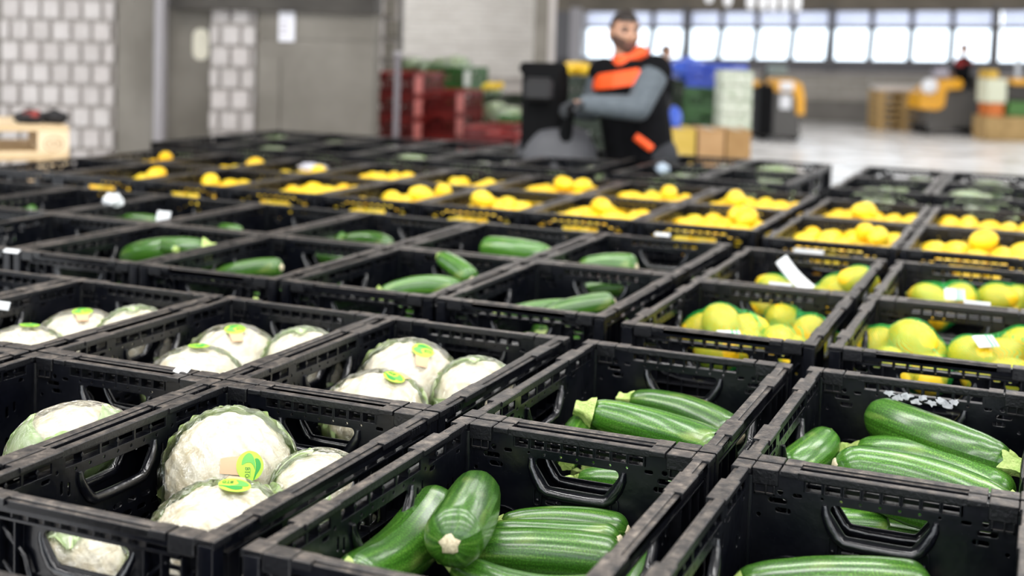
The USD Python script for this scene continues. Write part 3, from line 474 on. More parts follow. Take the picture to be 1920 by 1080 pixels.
# middle pallets (columns 0..6 from the left, row 0 in front); each end is where it is seen and how far back in its crate it lies
def PV(key, px, py, fv):
    X, U = (px-960)/FPX, (CYP-py)/FPX; r = C_R*X + C_U*U + C_F; v = CRATES[key][1]-CL/2+fv*CL
    return CAM + r*((v+GO@GB)/(r[:2]@GB))
Y = [  # crate, variety, stem end (px, py, fv), blossom end, thickness, label
 ('Y03', 1, (385, 462, .62), (222, 486, .66), 1.0, 'zucchini lying lengthwise, leftmost of those in the front middle crates'),
 ('Y03', 4, (328, 468, .50), (292, 458, .66), .55, 'zucchini with a knobbly light stem lying across the lengthwise one'),
 ('Y04', 0, (405, 516, .55), (530, 500, .62), 1.1, 'bright green zucchini with rounded end, third front middle crate from the right'),
 ('Y04', 4, (402, 494, .78), (372, 500, .78), .7, 'pale cut zucchini end left of the bright green one'),
 ('Y05', 1, (716, 548, .52), (866, 540, .62), 1.1, 'broad bowed zucchini below the upright one'),
 ('Y05', 2, (828, 482, .86), (886, 524, .70), 1.0, 'zucchini leaning upright against the crate wall'),
 ('Y05', 4, (640, 528, .70), (614, 530, .80), .8, 'zucchini end deep in the shadow left of the bowed one'),
 ('Y06', 0, (950, 588, .45), (1075, 576, .55), .9, 'slim zucchini behind the near rim beside the white-ended one'),
 ('Y06', 2, (1020, 590, .40), (1152, 566, .58), 1.0, 'light green zucchini with white blossom end, rightmost front middle crate'),
 ('Y16', 2, (1090, 503, .45), (1194, 502, .45), 1.5, 'dark rounded zucchini in the rightmost back middle crate'),
 ('Y16', 0, (1102, 546, .10), (1182, 540, .10), 1.0, 'zucchini seen through the hand hole under the dark rounded one'),
 ('Y16', 3, (1195, 516, .40), (1272, 524, .45), .8, 'zucchini low at the right in the rightmost back middle crate'),
 ('Y15', 2, (1030, 480, .50), (906, 466, .62), 1.0, 'straight green zucchini pointing right to its pale end'),
 ('Y14', 1, (652, 448, .62), (732, 458, .56), 1.0, 'right one of the two zucchini in the third back middle crate'),
 ('Y14', 4, (606, 440, .70), (644, 454, .60), 1.0, 'left tilted one of the two zucchini in the third back middle crate'),
 ('Y14', 0, (582, 484, .10), (640, 490, .10), .9, 'zucchini end seen through the hand hole under the tilted pair'),
 ('Y13', 0, (374, 432, .50), (446, 434, .50), .9, 'pale zucchini low behind a near rim, fourth back middle crate'),
 ('Y12', 0, (216, 414, .55), (284, 416, .60), 1.0, 'green zucchini left below the small standing white label'),
 ('Y12', 4, (162, 414, .55), (196, 416, .55), .8, 'short pale zucchini left of the one below the standing label'),
 ('Y11', 1, (0, 392, .55), (54, 398, .55), 1.2, 'light green zucchini at the left picture edge'),
]
for key, v, a, b, th_, lab in Y: zput(v, PV(key, *a), PV(key, *b), lab, None, .3, thick=th_)
for key in [k for k in CRATES if k[0] == 'Y']:
    for i, (du, z) in enumerate(((-.12, .045), (-.045, .045), (.035, .045), (.11, .045), (-.08, .098), (.07, .098))):
        for j, dv in enumerate((-.13, .13)):
            if z > .08 and j == 0 and key[1] == '1': pass
            zput((i+j) % 4, C(key, du, dv-.11, z), C(key, du+.01, dv+.11, z), 'zucchini of the lower layers, mostly hidden, in the middle pallets', 'lower layers of zucchini in the middle pallets')
# ------------------------------------------------------------------ cauliflower
RX_, RZ_ = .096, .074
def sphere_dirs(n):
    i = np.arange(n)+.5; ph = np.arccos(1-2*i/n); th = np.pi*(1+5**.5)*i
    return np.stack([np.cos(th)*np.sin(ph), np.sin(th)*np.sin(ph), np.cos(ph)], 1)
def ell(d, k=1.0): return d*np.array([RX_, RX_, RZ_])*k
def sticker(t, centre, up, film_k, label=None):
    """Round lime sticker with a leaf emblem and lettering, and its beige paper tab, lying on the film. Coordinates below are in units of 1/9 px of the photo."""
    c = np.asarray(centre, float); c /= np.linalg.norm(c); base = ell(c, film_k)
    nrm = c/np.array([RX_, RX_, RZ_]); nrm /= np.linalg.norm(nrm); e2 = np.asarray(up, float); e2 = e2-nrm*(e2@nrm); e2 /= np.linalg.norm(e2); e1 = np.cross(e2, nrm)
    S = .0225/245
    def lay(poly, off, th=.0004):
        m = ext(poly, 1.0)
        for _ in range(2): m = m.subdivide()
        v = m.vertices; xy = (v[:, :2]-np.array([605, 335]))*S; q = base+xy[:, :1]*e1-xy[:, 1:2]*e2
        k = 1/np.sqrt(((q/np.array([RX_, RX_, RZ_])/film_k)**2).sum(1)); q = q*k[:, None]; q = q+(q/np.linalg.norm(q, axis=1, keepdims=True))*(off+v[:, 2:]*th)
        return trimesh.Trimesh(q, m.faces[:, ::-1], process=False)
    disc = Polygon([(605+222*math.cos(a), 335+245*math.sin(a)) for a in np.linspace(0, 2*np.pi, 40)[:-1]])
    s = obj('sticker', lay(disc, .0012), st_green, t, smooth=False, label='round lime green sticker')
    p1 = Polygon([(465, 322), (472, 260), (490, 210), (520, 165), (560, 135), (590, 130), (622, 150), (650, 195), (668, 250), (680, 300), (688, 345), (680, 400), (668, 360), (650, 325), (625, 298), (600, 286), (570, 284), (535, 292), (505, 310), (485, 324)])
    p2 = Polygon([(675, 222), (705, 212), (735, 222), (760, 255), (778, 305), (772, 365), (748, 410), (715, 465), (692, 520), (680, 562), (668, 564), (672, 520), (682, 460), (692, 400), (697, 340), (690, 275)])
    obj('leaf_emblem', lay(p1, .0017), st_mid, s, smooth=False); obj('leaf_emblem', lay(p2, .0017), st_dark, s, smooth=False)
    # lettering reads downward: B I O
    def stroke(pts, w): return LineString(pts).buffer(w/2, 3)
    B = unary_union([stroke([(0, 0), (0, 64)], 9), stroke([(0, 0), (22, 2), (32, 14), (24, 29), (0, 31)], 8), stroke([(0, 31), (28, 34), (36, 48), (26, 62), (0, 64)], 8), stroke([(-9, 0), (10, 0)], 5), stroke([(-9, 64), (10, 64)], 5)])
    I = unary_union([stroke([(0, 0), (0, 64)], 10), stroke([(-11, 0), (11, 0)], 5), stroke([(-11, 64), (11, 64)], 5)])
    O_ = Polygon([(30*math.cos(a), 32+33*math.sin(a)) for a in np.linspace(0, 2*np.pi, 24)[:-1]]).difference(Polygon([(20*math.cos(a), 32+26*math.sin(a)) for a in np.linspace(0, 2*np.pi, 24)[:-1]]))
    word = unary_union([affinity.translate(B, -75, -32), affinity.translate(I, -8, -32), affinity.translate(O_, 50, -32)])
    word = affinity.translate(affinity.rotate(word, 90, origin=(0, 0)), 560, 445)      # image y points down: this turns the word to read downward
    obj('lettering', lay(word, .0017), st_ink, s, smooth=False); obj('lettering', lay(sbox(603, 375, 610, 520), .0017), st_mid, s, smooth=False)
    tab = Polygon([(110, 210), (430, 175), (430, 490), (110, 470)]); obj('paper_tab', lay(tab, .0006), st_beige, t, smooth=False, label='beige paper tab beside the sticker')
def cauliflower(seed, stickers=(), open_top=1.0):
    rng = np.random.default_rng(seed); t = thing('cauliflower', None, 'cauliflower')
    s = trimesh.creation.icosphere(5); d = s.vertices/np.linalg.norm(s.vertices, axis=1, keepdims=True)
    F1 = sphere_dirs(70)+rng.normal(0, .05, (70, 3)); F2 = sphere_dirs(620)+rng.normal(0, .015, (620, 3))
    a = cKDTree(F1/np.linalg.norm(F1, axis=1, keepdims=True)).query(d)[0]; b = cKDTree(F2/np.linalg.norm(F2, axis=1, keepdims=True)).query(d)[0]
    v = ell(d)*(1+.050*np.exp(-(a/.15)**2)-.02+.016*np.exp(-(b/.045)**2)+.05*(meshkit.fbm(d*2+seed, 2)-.5)[:, None] if False else 1)
    v = ell(d)*(.985+.055*np.exp(-(a/.15)**2)+.016*np.exp(-(b/.045)**2)+.06*(meshkit.fbm(d*2.2+seed, 2)-.5))[:, None]
    obj('curd', trimesh.Trimesh(v, s.faces, process=False), curd_m, t, smooth=True)
    for i in range(7):                                       # cupped wrapper leaves
        az = 2*np.pi*i/7+rng.uniform(-.2, .2); hgt = rng.uniform(.05, .38)*open_top; wid = rng.uniform(.50, .68); n, m = 15, 15
        uu, vv = np.meshgrid(np.linspace(-1, 1, n), np.linspace(0, 1, m), indexing='ij')
        el = -1.35+(1.35+hgt*(1-.45*uu**2))*vv; aa = az+uu*wid*np.sqrt(np.clip(1-(vv-.45)**2*1.5, .1, 1))*(1-.3*(vv > .8)*(vv-.8)/.2)
        dd = np.stack([np.cos(aa)*np.cos(el), np.sin(aa)*np.cos(el), np.sin(el)], -1)
        k = 1.07+.02*(i % 2)+.055*vv**6+.028*np.sin(uu*9+i)*vv**4+.018*np.exp(-(uu/.12)**2)*(1-vv*.6)+.03*(meshkit.noise(dd*6+i+seed)-.5)
        g, uv = grid_mesh(ell(dd)*k[..., None]); obj('leaf', g, leaf_m, t, smooth=True, uv=uv)
    s = trimesh.creation.icosphere(5); d = s.vertices; k = 1.135+.035*(meshkit.fbm(d*3+seed*3, 3)-.5)+.012*np.sin(d[:, 0]*31+d[:, 1]*23+4*meshkit.noise(d*4))
    k = np.where(d[:, 2] > .35, k-.03*(d[:, 2]-.35)/.65, k)
    obj('film_wrap', trimesh.Trimesh(ell(d)*k[:, None], s.faces, process=False), film_m, t, smooth=True, label='clear crinkled film')
    for c, up in stickers: sticker(t, c, up, 1.13)
    return Kind(t)
K1 = cauliflower(3, [((.42, -.10, .90), (0, .93, .33))], 1.5); K2 = cauliflower(8, [((.15, .43, .90), (1, 0, 0))], 1.5); K3 = cauliflower(15, open_top=2.8)
def cput(K, key, du, dv, label, rz=0.0, tilt=0.0, s=1.0, dz=0.0, spin=0.0):
    z = .015+s*math.hypot(.109*math.sin(tilt), .084*math.cos(tilt)); return K.put(C(key, du, dv, z+dz), Rz(rz)@Rx(tilt)@Rz(spin), s, label)
cput(K1, 'C1', -.070, .125, 'large cauliflower in film whose green BIO sticker faces the viewer, left foreground crate', 0, .90, 1.0, .034)
cput(K2, 'C1', .055, -.070, 'front cauliflower in film with an upside-down green BIO sticker, left foreground crate', .1, .45, 1.0, .020)
cput(K3, 'C1', .105, .125, 'pale cauliflower in film beside the right wall of the left foreground crate', 1.0, .5, .84, .045)
cput(K3, 'C1', -.085, -.195, 'cauliflower curd seen through the hand hole at the bottom left', .2, 1.2, .74)
cput(K3, 'C0', .050, .115, 'cauliflower wrapped in its green leaves at the left picture edge', .5, -.55, 1.0, .035)
cput(K2, 'C0', -.085, -.02, 'cauliflower curd cut by the left picture edge below the leafy one', 2.0, .6, .9)
cput(K3, 'C0', .100, -.085, 'leafy cauliflower seen through the slanting hand hole at the left', 2.6, .8, .84)
cput(K1, 'C2', -.065, .120, 'cauliflower with its sticker at the right, in the crate behind the foreground ones', .2, .75, 1.0, .03, 1.3)
cput(K2, 'C2', -.045, -.055, 'cauliflower with its sticker at the left, touching the near rim of the second crate', -.2, .40, .95, .036, -.5)
cput(K3, 'C2', .105, .075, 'leafy cauliflower end at the right wall of the second cauliflower crate', .3, .8, .86, .05)
cput(K1, 'C2', .055, -.190, 'cauliflower seen through the hand hole behind the left foreground crate', -.5, .9, .74)
cput(K1, 'C3', -.068, .120, 'leafy cauliflower with a sticker on top, in the crate with the torn white label', .1, .60, 1.0, .02, 1.7)
cput(K2, 'C3', -.035, -.055, 'cauliflower curd before the leafy one, in the crate with the torn white label', -.1, .35, .95, .036, .3)
cput(K3, 'C3', .110, .115, 'pale leaf-wrapped cauliflower at the right of the crate with the torn white label', .3, .9, .86, .05)
cput(K3, 'C3', .030, -.190, 'cauliflower seen through the hand hole right of the leafy one at the left', 1.5, .9, .74)
cput(K1, 'C4', -.050, .120, 'cauliflower with its sticker on top, in the far left cauliflower crate', .1, .5, 1.0, .015, 1.7)
cput(K2, 'C4', -.050, -.055, 'low cauliflower at the near end of the far left cauliflower crate', -.1, .3, .95, .03, .2)
cput(K3, 'C4', .110, .115, 'pale leafy cauliflower at the right of the far left cauliflower crate', .3, .9, .86, .05)
cput(K3, 'C5', .090, -.05, 'white cauliflower at the left edge, seen through a hand hole', 1.5, .9, .9)

# ------------------------------------------------------------------ lemons
def lemon(i):
    t = thing('lemon', None, 'lemon'); R, H = .0335, [.043, .046, .041][i]
    s = np.linspace(0, 1, 22); z = (2*s-1)*H; e = np.sqrt(np.clip(1-(2*s-1)**2, 0, 1)); r = R*e**(.92)
    r = np.maximum(r, np.interp(s, [0, .04, .1, .15, .88, .93, .97, 1], [0, .006, .009, 0, 0, .0105, .009, 0])); prof = list(zip(r, z+np.interp(s, [0, .04, .9, 1], [-.003, 0, 0, .006])))
    m = lathe(prof, 24); m.vertices += (m.vertices/np.linalg.norm(m.vertices, axis=1, keepdims=True))*((meshkit.fbm(m.vertices*26+i*9, 2)-.5)*.005)[:, None]
    obj('peel', m, lem, t, smooth=True); b = lathe([(0, .0016), (.0022, .001), (.003, -.001)], 8); b.apply_translation((0, 0, prof[0][1]-.0003)); b.vertices[:, 2] = 2*(prof[0][1])-b.vertices[:, 2]
    obj('stem_button', b, stem_m, t); return Kind(t)
LK = [lemon(0), lemon(1), lemon(2)]
rng = np.random.default_rng(5)
def rrot():
    q = rng.normal(size=4); q /= np.linalg.norm(q); w, x, y, z = q
    return np.array([[1-2*(y*y+z*z), 2*(x*y-z*w), 2*(x*z+y*w)], [2*(x*y+z*w), 1-2*(x*x+z*z), 2*(y*z-x*w)], [2*(x*z-y*w), 2*(y*z+x*w), 1-2*(x*x+y*y)]])
def flat(): return Rz(rng.uniform(0, 6.3))@Ry(math.pi/2+rng.uniform(-.35, .35))@Rz(rng.uniform(0, 6.3))
STUFF = []
def lput(i, p, label, group, R=None, s=1.0): LK[i % 3].put(p, flat() if R is None else R, s, label, group)
def lemon_crate(key, fill, label):
    """Loose heap: the lemons that show are things, the bed beneath them is one object."""
    n = 0
    for lay in range(3):
        z = .014+.034+lay*.054+(fill if lay == 2 else 0)
        for a in range(5 if lay % 2 == 0 else 4):
            for b in range(7 if lay % 2 == 0 else 6):
                du = (a-(2 if lay % 2 == 0 else 1.5))*.071+rng.uniform(-.004, .004); dv = (b-(3 if lay % 2 == 0 else 2.5))*.079+rng.uniform(-.005, .005); p = C(key, du, dv, z+rng.uniform(-.006, .008))
                show = lay == 2 and (b >= 4 or (b == 0 and key[1] == '0' and a in (1, 2, 3)))
                if lay == 2 and rng.uniform() < (.10 if fill > -.01 else .25): continue
                if show: lput(n, p, f'loose lemon, {["leftmost", "left", "middle", "right", "rightmost"][a]} of the {"near" if b == 0 else ["third", "second", "back"][b-4]} line, {label}', 'loose lemons: '+label, s=rng.uniform(1.02, 1.16)); n += 1
                else: STUFF.append((p, flat(), rng.uniform(.95, 1.06)))
    for k in range(rng.integers(0, 3) if fill > .01 else 1):
        lput(k, C(key, rng.uniform(-.12, -.02) if (k == 0) == (rng.uniform() < .6) else rng.uniform(.0, .12), rng.uniform(.02, .19), .014+.034+.158+fill), f'loose lemon atop the heap, {["first", "second"][k]} one, {label}', 'loose lemons: '+label, s=1.05)
ordn = ['first', 'second', 'third', 'fourth', 'fifth', 'sixth', 'seventh', 'eighth']
for r in (0, 1):
    for i in range(8):
        if i == 0 and r == 0: continue
        lemon_crate(f'L{r}{i}', .020 if i >= 3 else .004, f'{ordn[7-i]} {"front" if r == 0 else "back"} crate from the right, long block')
    for i in range(2): lemon_crate(f'R{r}{i}', .020, f'{"left" if i == 0 else "right"} {"front" if r == 0 else "back"} crate, right-hand lemon pallet')
def stuff_lemons():
    m = trimesh.creation.icosphere(2, .0335); m.vertices[:, 2] *= 1.28
    pi = UsdGeom.PointInstancer.Define(stage, path_for('lemon_bed')); p = pi.GetPrim(); meta(p, 'bed of loose lemons underneath the ones that show, in all the loose lemon crates', 'lemons', None, 'stuff')
    usdkit.mesh(stage, str(p.GetPath())+'/lemon', m, lem, smooth=True)
    pi.CreatePrototypesRel().AddTarget(str(p.GetPath())+'/lemon'); pi.CreateProtoIndicesAttr([0]*len(STUFF)); pi.CreatePositionsAttr(Vt.Vec3fArray([Gf.Vec3f(*map(float, q[0])) for q in STUFF]))
    qs = []
    for _, R, s in STUFF:
        q = Gf.Matrix3d(*[float(x) for x in R.T.ravel()]).ExtractRotation().GetQuat(); qs.append(Gf.Quath(q.GetReal(), *[float(x) for x in q.GetImaginary()]))
    pi.CreateOrientationsAttr(Vt.QuathArray(qs)); pi.CreateScalesAttr(Vt.Vec3fArray([Gf.Vec3f(s) for _, _, s in STUFF]))
stuff_lemons()
# lemons in green nets
net_m = M('green_net', {'t': ('texture_coordinate', {}), 'w1': ('wave_texture', {'scale': 85.0, 'distortion': 1.5}), 'mp': ('mapping', {'rotation': (.6, .9, .8)}), 'w2': ('wave_texture', {'scale': 85.0, 'distortion': 1.5}), 'mxv': ('math', {'math_type': 'maximum'}), 'cut': ('math', {'math_type': 'greater_than', 'value2': .93}),
    'd': ('principled_bsdf', {'base_color': (.01, .42, .07), 'roughness': .4}), 'tr': ('transparent_bsdf', {'color': (1, 1, 1)}), 'ms': ('mix_closure', {})},
    [('t.object', 'w1.vector'), ('t.object', 'mp.vector'), ('mp.vector', 'w2.vector'), ('w1.fac', 'mxv.value1'), ('w2.fac', 'mxv.value2'), ('mxv.value', 'cut.value1'), ('cut.value', 'ms.fac'), ('tr.BSDF', 'ms.closure1'), ('d.BSDF', 'ms.closure2')], surface='ms.closure')
tag_green = plain('tag_green', (.02, .45, .12), .4); staple = plain('clear_tag', (.75, .80, .72), .3)
def net_bag(pts, label, lab2, tail=None, tag=None, key=''):
    c = np.mean(pts, 0); t = thing('lemon_net', label, 'net bag', c)
    for k, p in enumerate(pts): lput(k, p, lab2, 'lemons in net: '+lab2, s=1.32)
    cl = []
    s0 = trimesh.creation.icosphere(2)
    for p in pts: cl.append(s0.vertices*(.053, .053, .050)+p-c)
    if tail is not None: cl.append(s0.vertices*.008+np.asarray(tail)-c)
    h = trimesh.convex.convex_hull(np.vstack(cl)); 
    for _ in range(2): h = h.subdivide()
    tr = cKDTree(np.asarray(pts)-c); dist = tr.query(h.vertices)[0]; n = h.vertex_normals
    h.vertices -= n*np.clip(dist-.054, 0, .016)[:, None]*.75
    obj('net', h, net_m, t, smooth=True, label='fine green mesh net')
    if tag is not None:
        g = rbox(-.026, .026, -.017, .017, -.0012, .0012, .0006); w = obj('tag', g.apply_transform(tag), paper, t, label='white and green paper tag')
        gs = bx(.006, .011, -.017, .017, .0013, .0017); gs2 = bx(.016, .020, -.017, .017, .0013, .0017)
        obj('green_stripe', gs.apply_transform(tag), tag_green, w); obj('green_stripe', gs2.apply_transform(tag), tag_green, w)
def T4(R, p): M_ = np.eye(4); M_[:3, :3] = R; M_[:3, 3] = p; return M_
def tagat(px, py, dz, pts, R): return T4(R, at(px, py, RIM+dz)-np.mean(pts, 0))
zl = lambda l: [at(x, y, RIM+d) for x, y, d in l]
a = zl([(1318, 622, -.09), (1352, 606, -.055), (1398, 622, -.085), (1345, 660, -.10), (1400, 655, -.11)]); net_bag(a, 'green net bag of lemons at the left of the front net crate, with white tag', 'lemon in the left net of the front left net crate', at(1450, 640, RIM-.07), tagat(1368, 628, -.043, a, Rz(.1)@Rx(.35)))
a = zl([(1470, 600, -.08), (1462, 645, -.09), (1520, 625, -.075), (1540, 640, -.09), (1490, 668, -.11)]); net_bag(a, 'green net bag of lemons at the right of the front left net crate', 'lemon in the right net of the front left net crate', at(1440, 632, RIM-.07))
a = zl([(1645, 650, -.085), (1712, 638, -.05), (1735, 665, -.085), (1670, 690, -.10), (1740, 700, -.11)]); net_bag(a, 'green net bag with one lemon bulging high, left in the front right net crate', 'lemon in the bulging net of the front right net crate', at(1785, 680, RIM-.09))
a = zl([(1820, 668, -.075), (1880, 672, -.085), (1915, 650, -.07), (1850, 705, -.11), (1900, 710, -.11)]); net_bag(a, 'green net bag with a white and green tag at the right picture edge', 'lemon in the net at the right picture edge', at(1790, 650, RIM-.06), tagat(1848, 640, -.03, a, Rz(.3)@Rx(.6)))
a = zl([(1452, 545, -.09), (1490, 555, -.10), (1440, 575, -.12), (1475, 580, -.12)]); net_bag(a, 'green net bag behind the white paper in the back left net crate', 'lemon in the net behind the white paper', at(1500, 548, RIM-.08))
a = zl([(1612, 530, -.045), (1570, 545, -.085), (1585, 560, -.10), (1545, 565, -.11)]); net_bag(a, 'green net bag with one bright lemon standing out, back left net crate', 'lemon in the net with the bright lemon standing out', at(1525, 562, RIM-.10))
a = zl([(1740, 562, -.085), (1770, 575, -.10), (1750, 590, -.12), (1800, 560, -.075)]); net_bag(a, 'green net bag in the left of the back right net crate', 'lemon in the left net of the back right net crate', at(1790, 552, RIM-.06), tagat(1790, 552, -.05, a, Rz(-.2)@Rx(.9)))
a = zl([(1868, 562, -.075), (1905, 566, -.08), (1880, 585, -.11), (1910, 590, -.12)]); net_bag(a, 'green net bag in the right of the back right net crate', 'lemon in the right net of the back right net crate', at(1845, 566, RIM-.09))
# filling below the nets
for key in ('B00', 'B01', 'B10', 'B11'):
    for lay in range(2):
        for aa in range(4):
            for b in range(6): pass

# ------------------------------------------------------------------ lettuces in film in the farthest block
let_m = M('lettuce_leaf', {'t': ('texture_coordinate', {}), 'n': ('noise_texture', {'scale': 16.0, 'detail': 5.0, 'distortion': 1.5}), 'r': ('rgb_ramp', {'ramp': [(.38, (.12, .24, .09)), (.52, (.36, .50, .28)), (.66, (.66, .74, .56))]}), 'p': ('principled_bsdf', {'roughness': .3})}, [('t.object', 'n.vector'), ('n.fac', 'r.fac'), ('r.color', 'p.base_color')])
def lettuce():
    t = thing('lettuce', None, 'lettuce'); s = trimesh.creation.icosphere(4); d = s.vertices
    k = 1+.22*(meshkit.fbm(d*2.5+3, 3)-.5)+.05*np.sin(d[:, 2]*14+5*meshkit.noise(d*3)); obj('head', trimesh.Trimesh(d*k[:, None]*(.115, .068, .062), s.faces, process=False), let_m, t, smooth=True)
    for i in range(5):
        uu, vv = np.meshgrid(np.linspace(-1, 1, 9), np.linspace(0, 1, 9), indexing='ij'); az = i*1.256; aa = az+uu*.6; X = -.09+.2*vv
        r = (.066+.012*np.sin(vv*7+i+uu*5)+.010*vv)*np.sqrt(np.clip(1-(X/.16)**2, .2, 1)); g, uv = grid_mesh(np.stack([X, r*np.cos(aa), r*.95*np.sin(aa)], -1)); obj('leaf', g, leaf_m, t, smooth=True, uv=uv)
    k = 1.12+.12*(meshkit.fbm(d*4+9, 3)-.5); obj('film_wrap', trimesh.Trimesh(d*k[:, None]*(.125, .078, .072), s.faces, process=False), film_m, t, smooth=True); return Kind(t)
LT = lettuce()
for r in (0, 1):
    for i in range(10):
        for k, (du, dv) in enumerate(((-.08, .13), (.085, .12), (0, -.02), (-.085, -.16), (.085, -.17))):
            up = .0
            LT.put(C(f'F{r}{i}', du+rng.uniform(-.01, .01), dv+rng.uniform(-.03, .03), .106+rng.uniform(-.015, .042)), Rz(YAW+rng.uniform(-.6, .6)+(1.57 if k % 2 else 0))@Rx(rng.uniform(0, 6)), rng.uniform(.9, 1.08), f'film-wrapped lettuce, {["left back", "right back", "middle", "left near", "right near"][k]}, {["first","second","third","fourth","fifth","sixth","seventh","eighth","ninth","tenth"][i]} {"front" if r == 0 else "back"} crate from the left, farthest block', f'lettuces in {"front" if r == 0 else "back"} crate {i+1} of the farthest block')

# ------------------------------------------------------------------ papers, tags and scraps
def slab(w, h, th=.0012, curl=.0):
    uu, vv = np.meshgrid(np.linspace(-w/2, w/2, 9), np.linspace(-h/2, h/2, 5), indexing='ij'); P0 = np.stack([uu, vv, curl*(uu/w*2)**2], -1)
    a, _ = grid_mesh(P0); b, _ = grid_mesh(P0+(0, 0, th)); return cat([trimesh.Trimesh(a.vertices, a.faces[:, ::-1], process=False), b])
def note(name, cat_, label, px, py, dz, w, h, R, m=paper, curl=0.0, th=.0012):
    p = at(px, py, RIM+dz); g = slab(w, h, th, curl); g.apply_transform(T4(R, (0, 0, 0))); t = obj(name, g, m, smooth=False, label=label, cat=cat_); UsdGeom.Xformable(t).AddTranslateOp().Set(Gf.Vec3d(*map(float, p))); return t
RB = RG
note('paper_label', 'label', 'white paper label hooked over the rim in front of the white slip', 1463, 541, -.012, .058, .030, RG@Rx(math.radians(78)), curl=.002)
note('paper_label', 'label', 'white label clipped to the rim at the far right net crate', 1832, 571, -.006, .060, .016, RG@Rx(math.radians(75)))
note('paper_slip', 'slip', 'folded white slip leaning in the back left net crate', 1488, 518, -.035, .115, .048, Rz(-.5)@Ry(.75)@Rx(.5), th=.004, curl=.008)
note('paper_label', 'label', 'small white label standing on a rim of the left middle crates', 308, 406, .003, .052, .034, RG@Rx(math.radians(70)), curl=.004)
note('paper_label', 'label', 'white label on the rim in front of the lemons at right', 1516, 473, -.015, .090, .017, RG@Rx(math.radians(80)))
note('paper_label', 'label', 'tiny white label on the rim at the left picture edge', 6, 573, -.006, .036, .018, RG@Rx(math.radians(70)))
note('paper_label', 'label', 'torn white label on the corner of the second cauliflower crate', 345, 694, .001, .030, .022, RG@Rx(math.radians(25)), curl=.003)
note('paper_label', 'label', 'white label along a rim left of the long zucchini', 22, 471, .001, .05, .014, RG@Rx(math.radians(30)))
note('paper_label', 'label', 'narrow white strip on the rim left of the hand hole with the white bar', 1242, 440, -.004, .05, .010, RG@Rx(math.radians(60)))
def tissue(px, py, dz, s, label, m_=paper):
    m = trimesh.creation.icosphere(3); d = m.vertices; k = 1+.9*(meshkit.fbm(d*2.3+px, 3)-.5); m = trimesh.Trimesh(d*k[:, None]*s, m.faces, process=False)
    t = obj('tissue', m, m_, smooth=True, label=label, cat='tissue'); UsdGeom.Xformable(t).AddTranslateOp().Set(Gf.Vec3d(*map(float, at(px, py, RIM+dz))))
tissue(212, 376, .012, np.array([.034, .026, .024]), 'crumpled white tissue lying on a rim at the left')
tissue(585, 314, -.012, np.array([.065, .035, .018]), 'crumpled white film on the front of the farthest crate block', plain('greyish_film', (.50, .50, .56), .3))
tissue(1242, 316, -.01, np.array([.034, .026, .026]), 'crumpled bluish film at the crate corner below the orange-trimmed pocket', plain('bluish_film', (.42, .50, .60), .3))
# torn label scraps on the back wall of the right-hand zucchini crate, and worn label residue on the second cauliflower crate
def scraps(key, spots, label, seed, w, h):
    t = thing('label_residue', label, 'label scraps'); r = np.random.default_rng(seed); polys = []
    for (ds, tt) in spots: polys.append(affinity.translate(Polygon([(w*r.uniform(.35, 1.25)*math.cos(a), h*r.uniform(.35, 1.3)*math.sin(a)) for a in np.linspace(0, 2*np.pi, 14)[:-1]]), ds, -tt))
    u, v = CRATES[key]
    for p in polys:
        m = ext(p, .0006); T = np.eye(4); R = RG@np.stack([(1, 0, 0), (0, 0, 1), (0, -1, 0)], 1); T[:3, :3] = R; T[:3, 3] = W(u, v+CL/2-.0262, RIM); m.apply_transform(T); obj('scrap', m, scrap, t, smooth=False)
scraps('Z4', [(-.056, .025), (-.040, .033), (-.024, .027), (-.009, .036), (.004, .026), (.017, .034), (.031, .028), (.045, .035), (.056, .027)], 'torn white label scraps stuck on the back wall of the right-hand zucchini crate', 3, .011, .0065)
scraps('C0', [(.148, .012), (.150, .026), (.146, .038)], 'worn label residue beside the torn white label', 4, .008, .006)
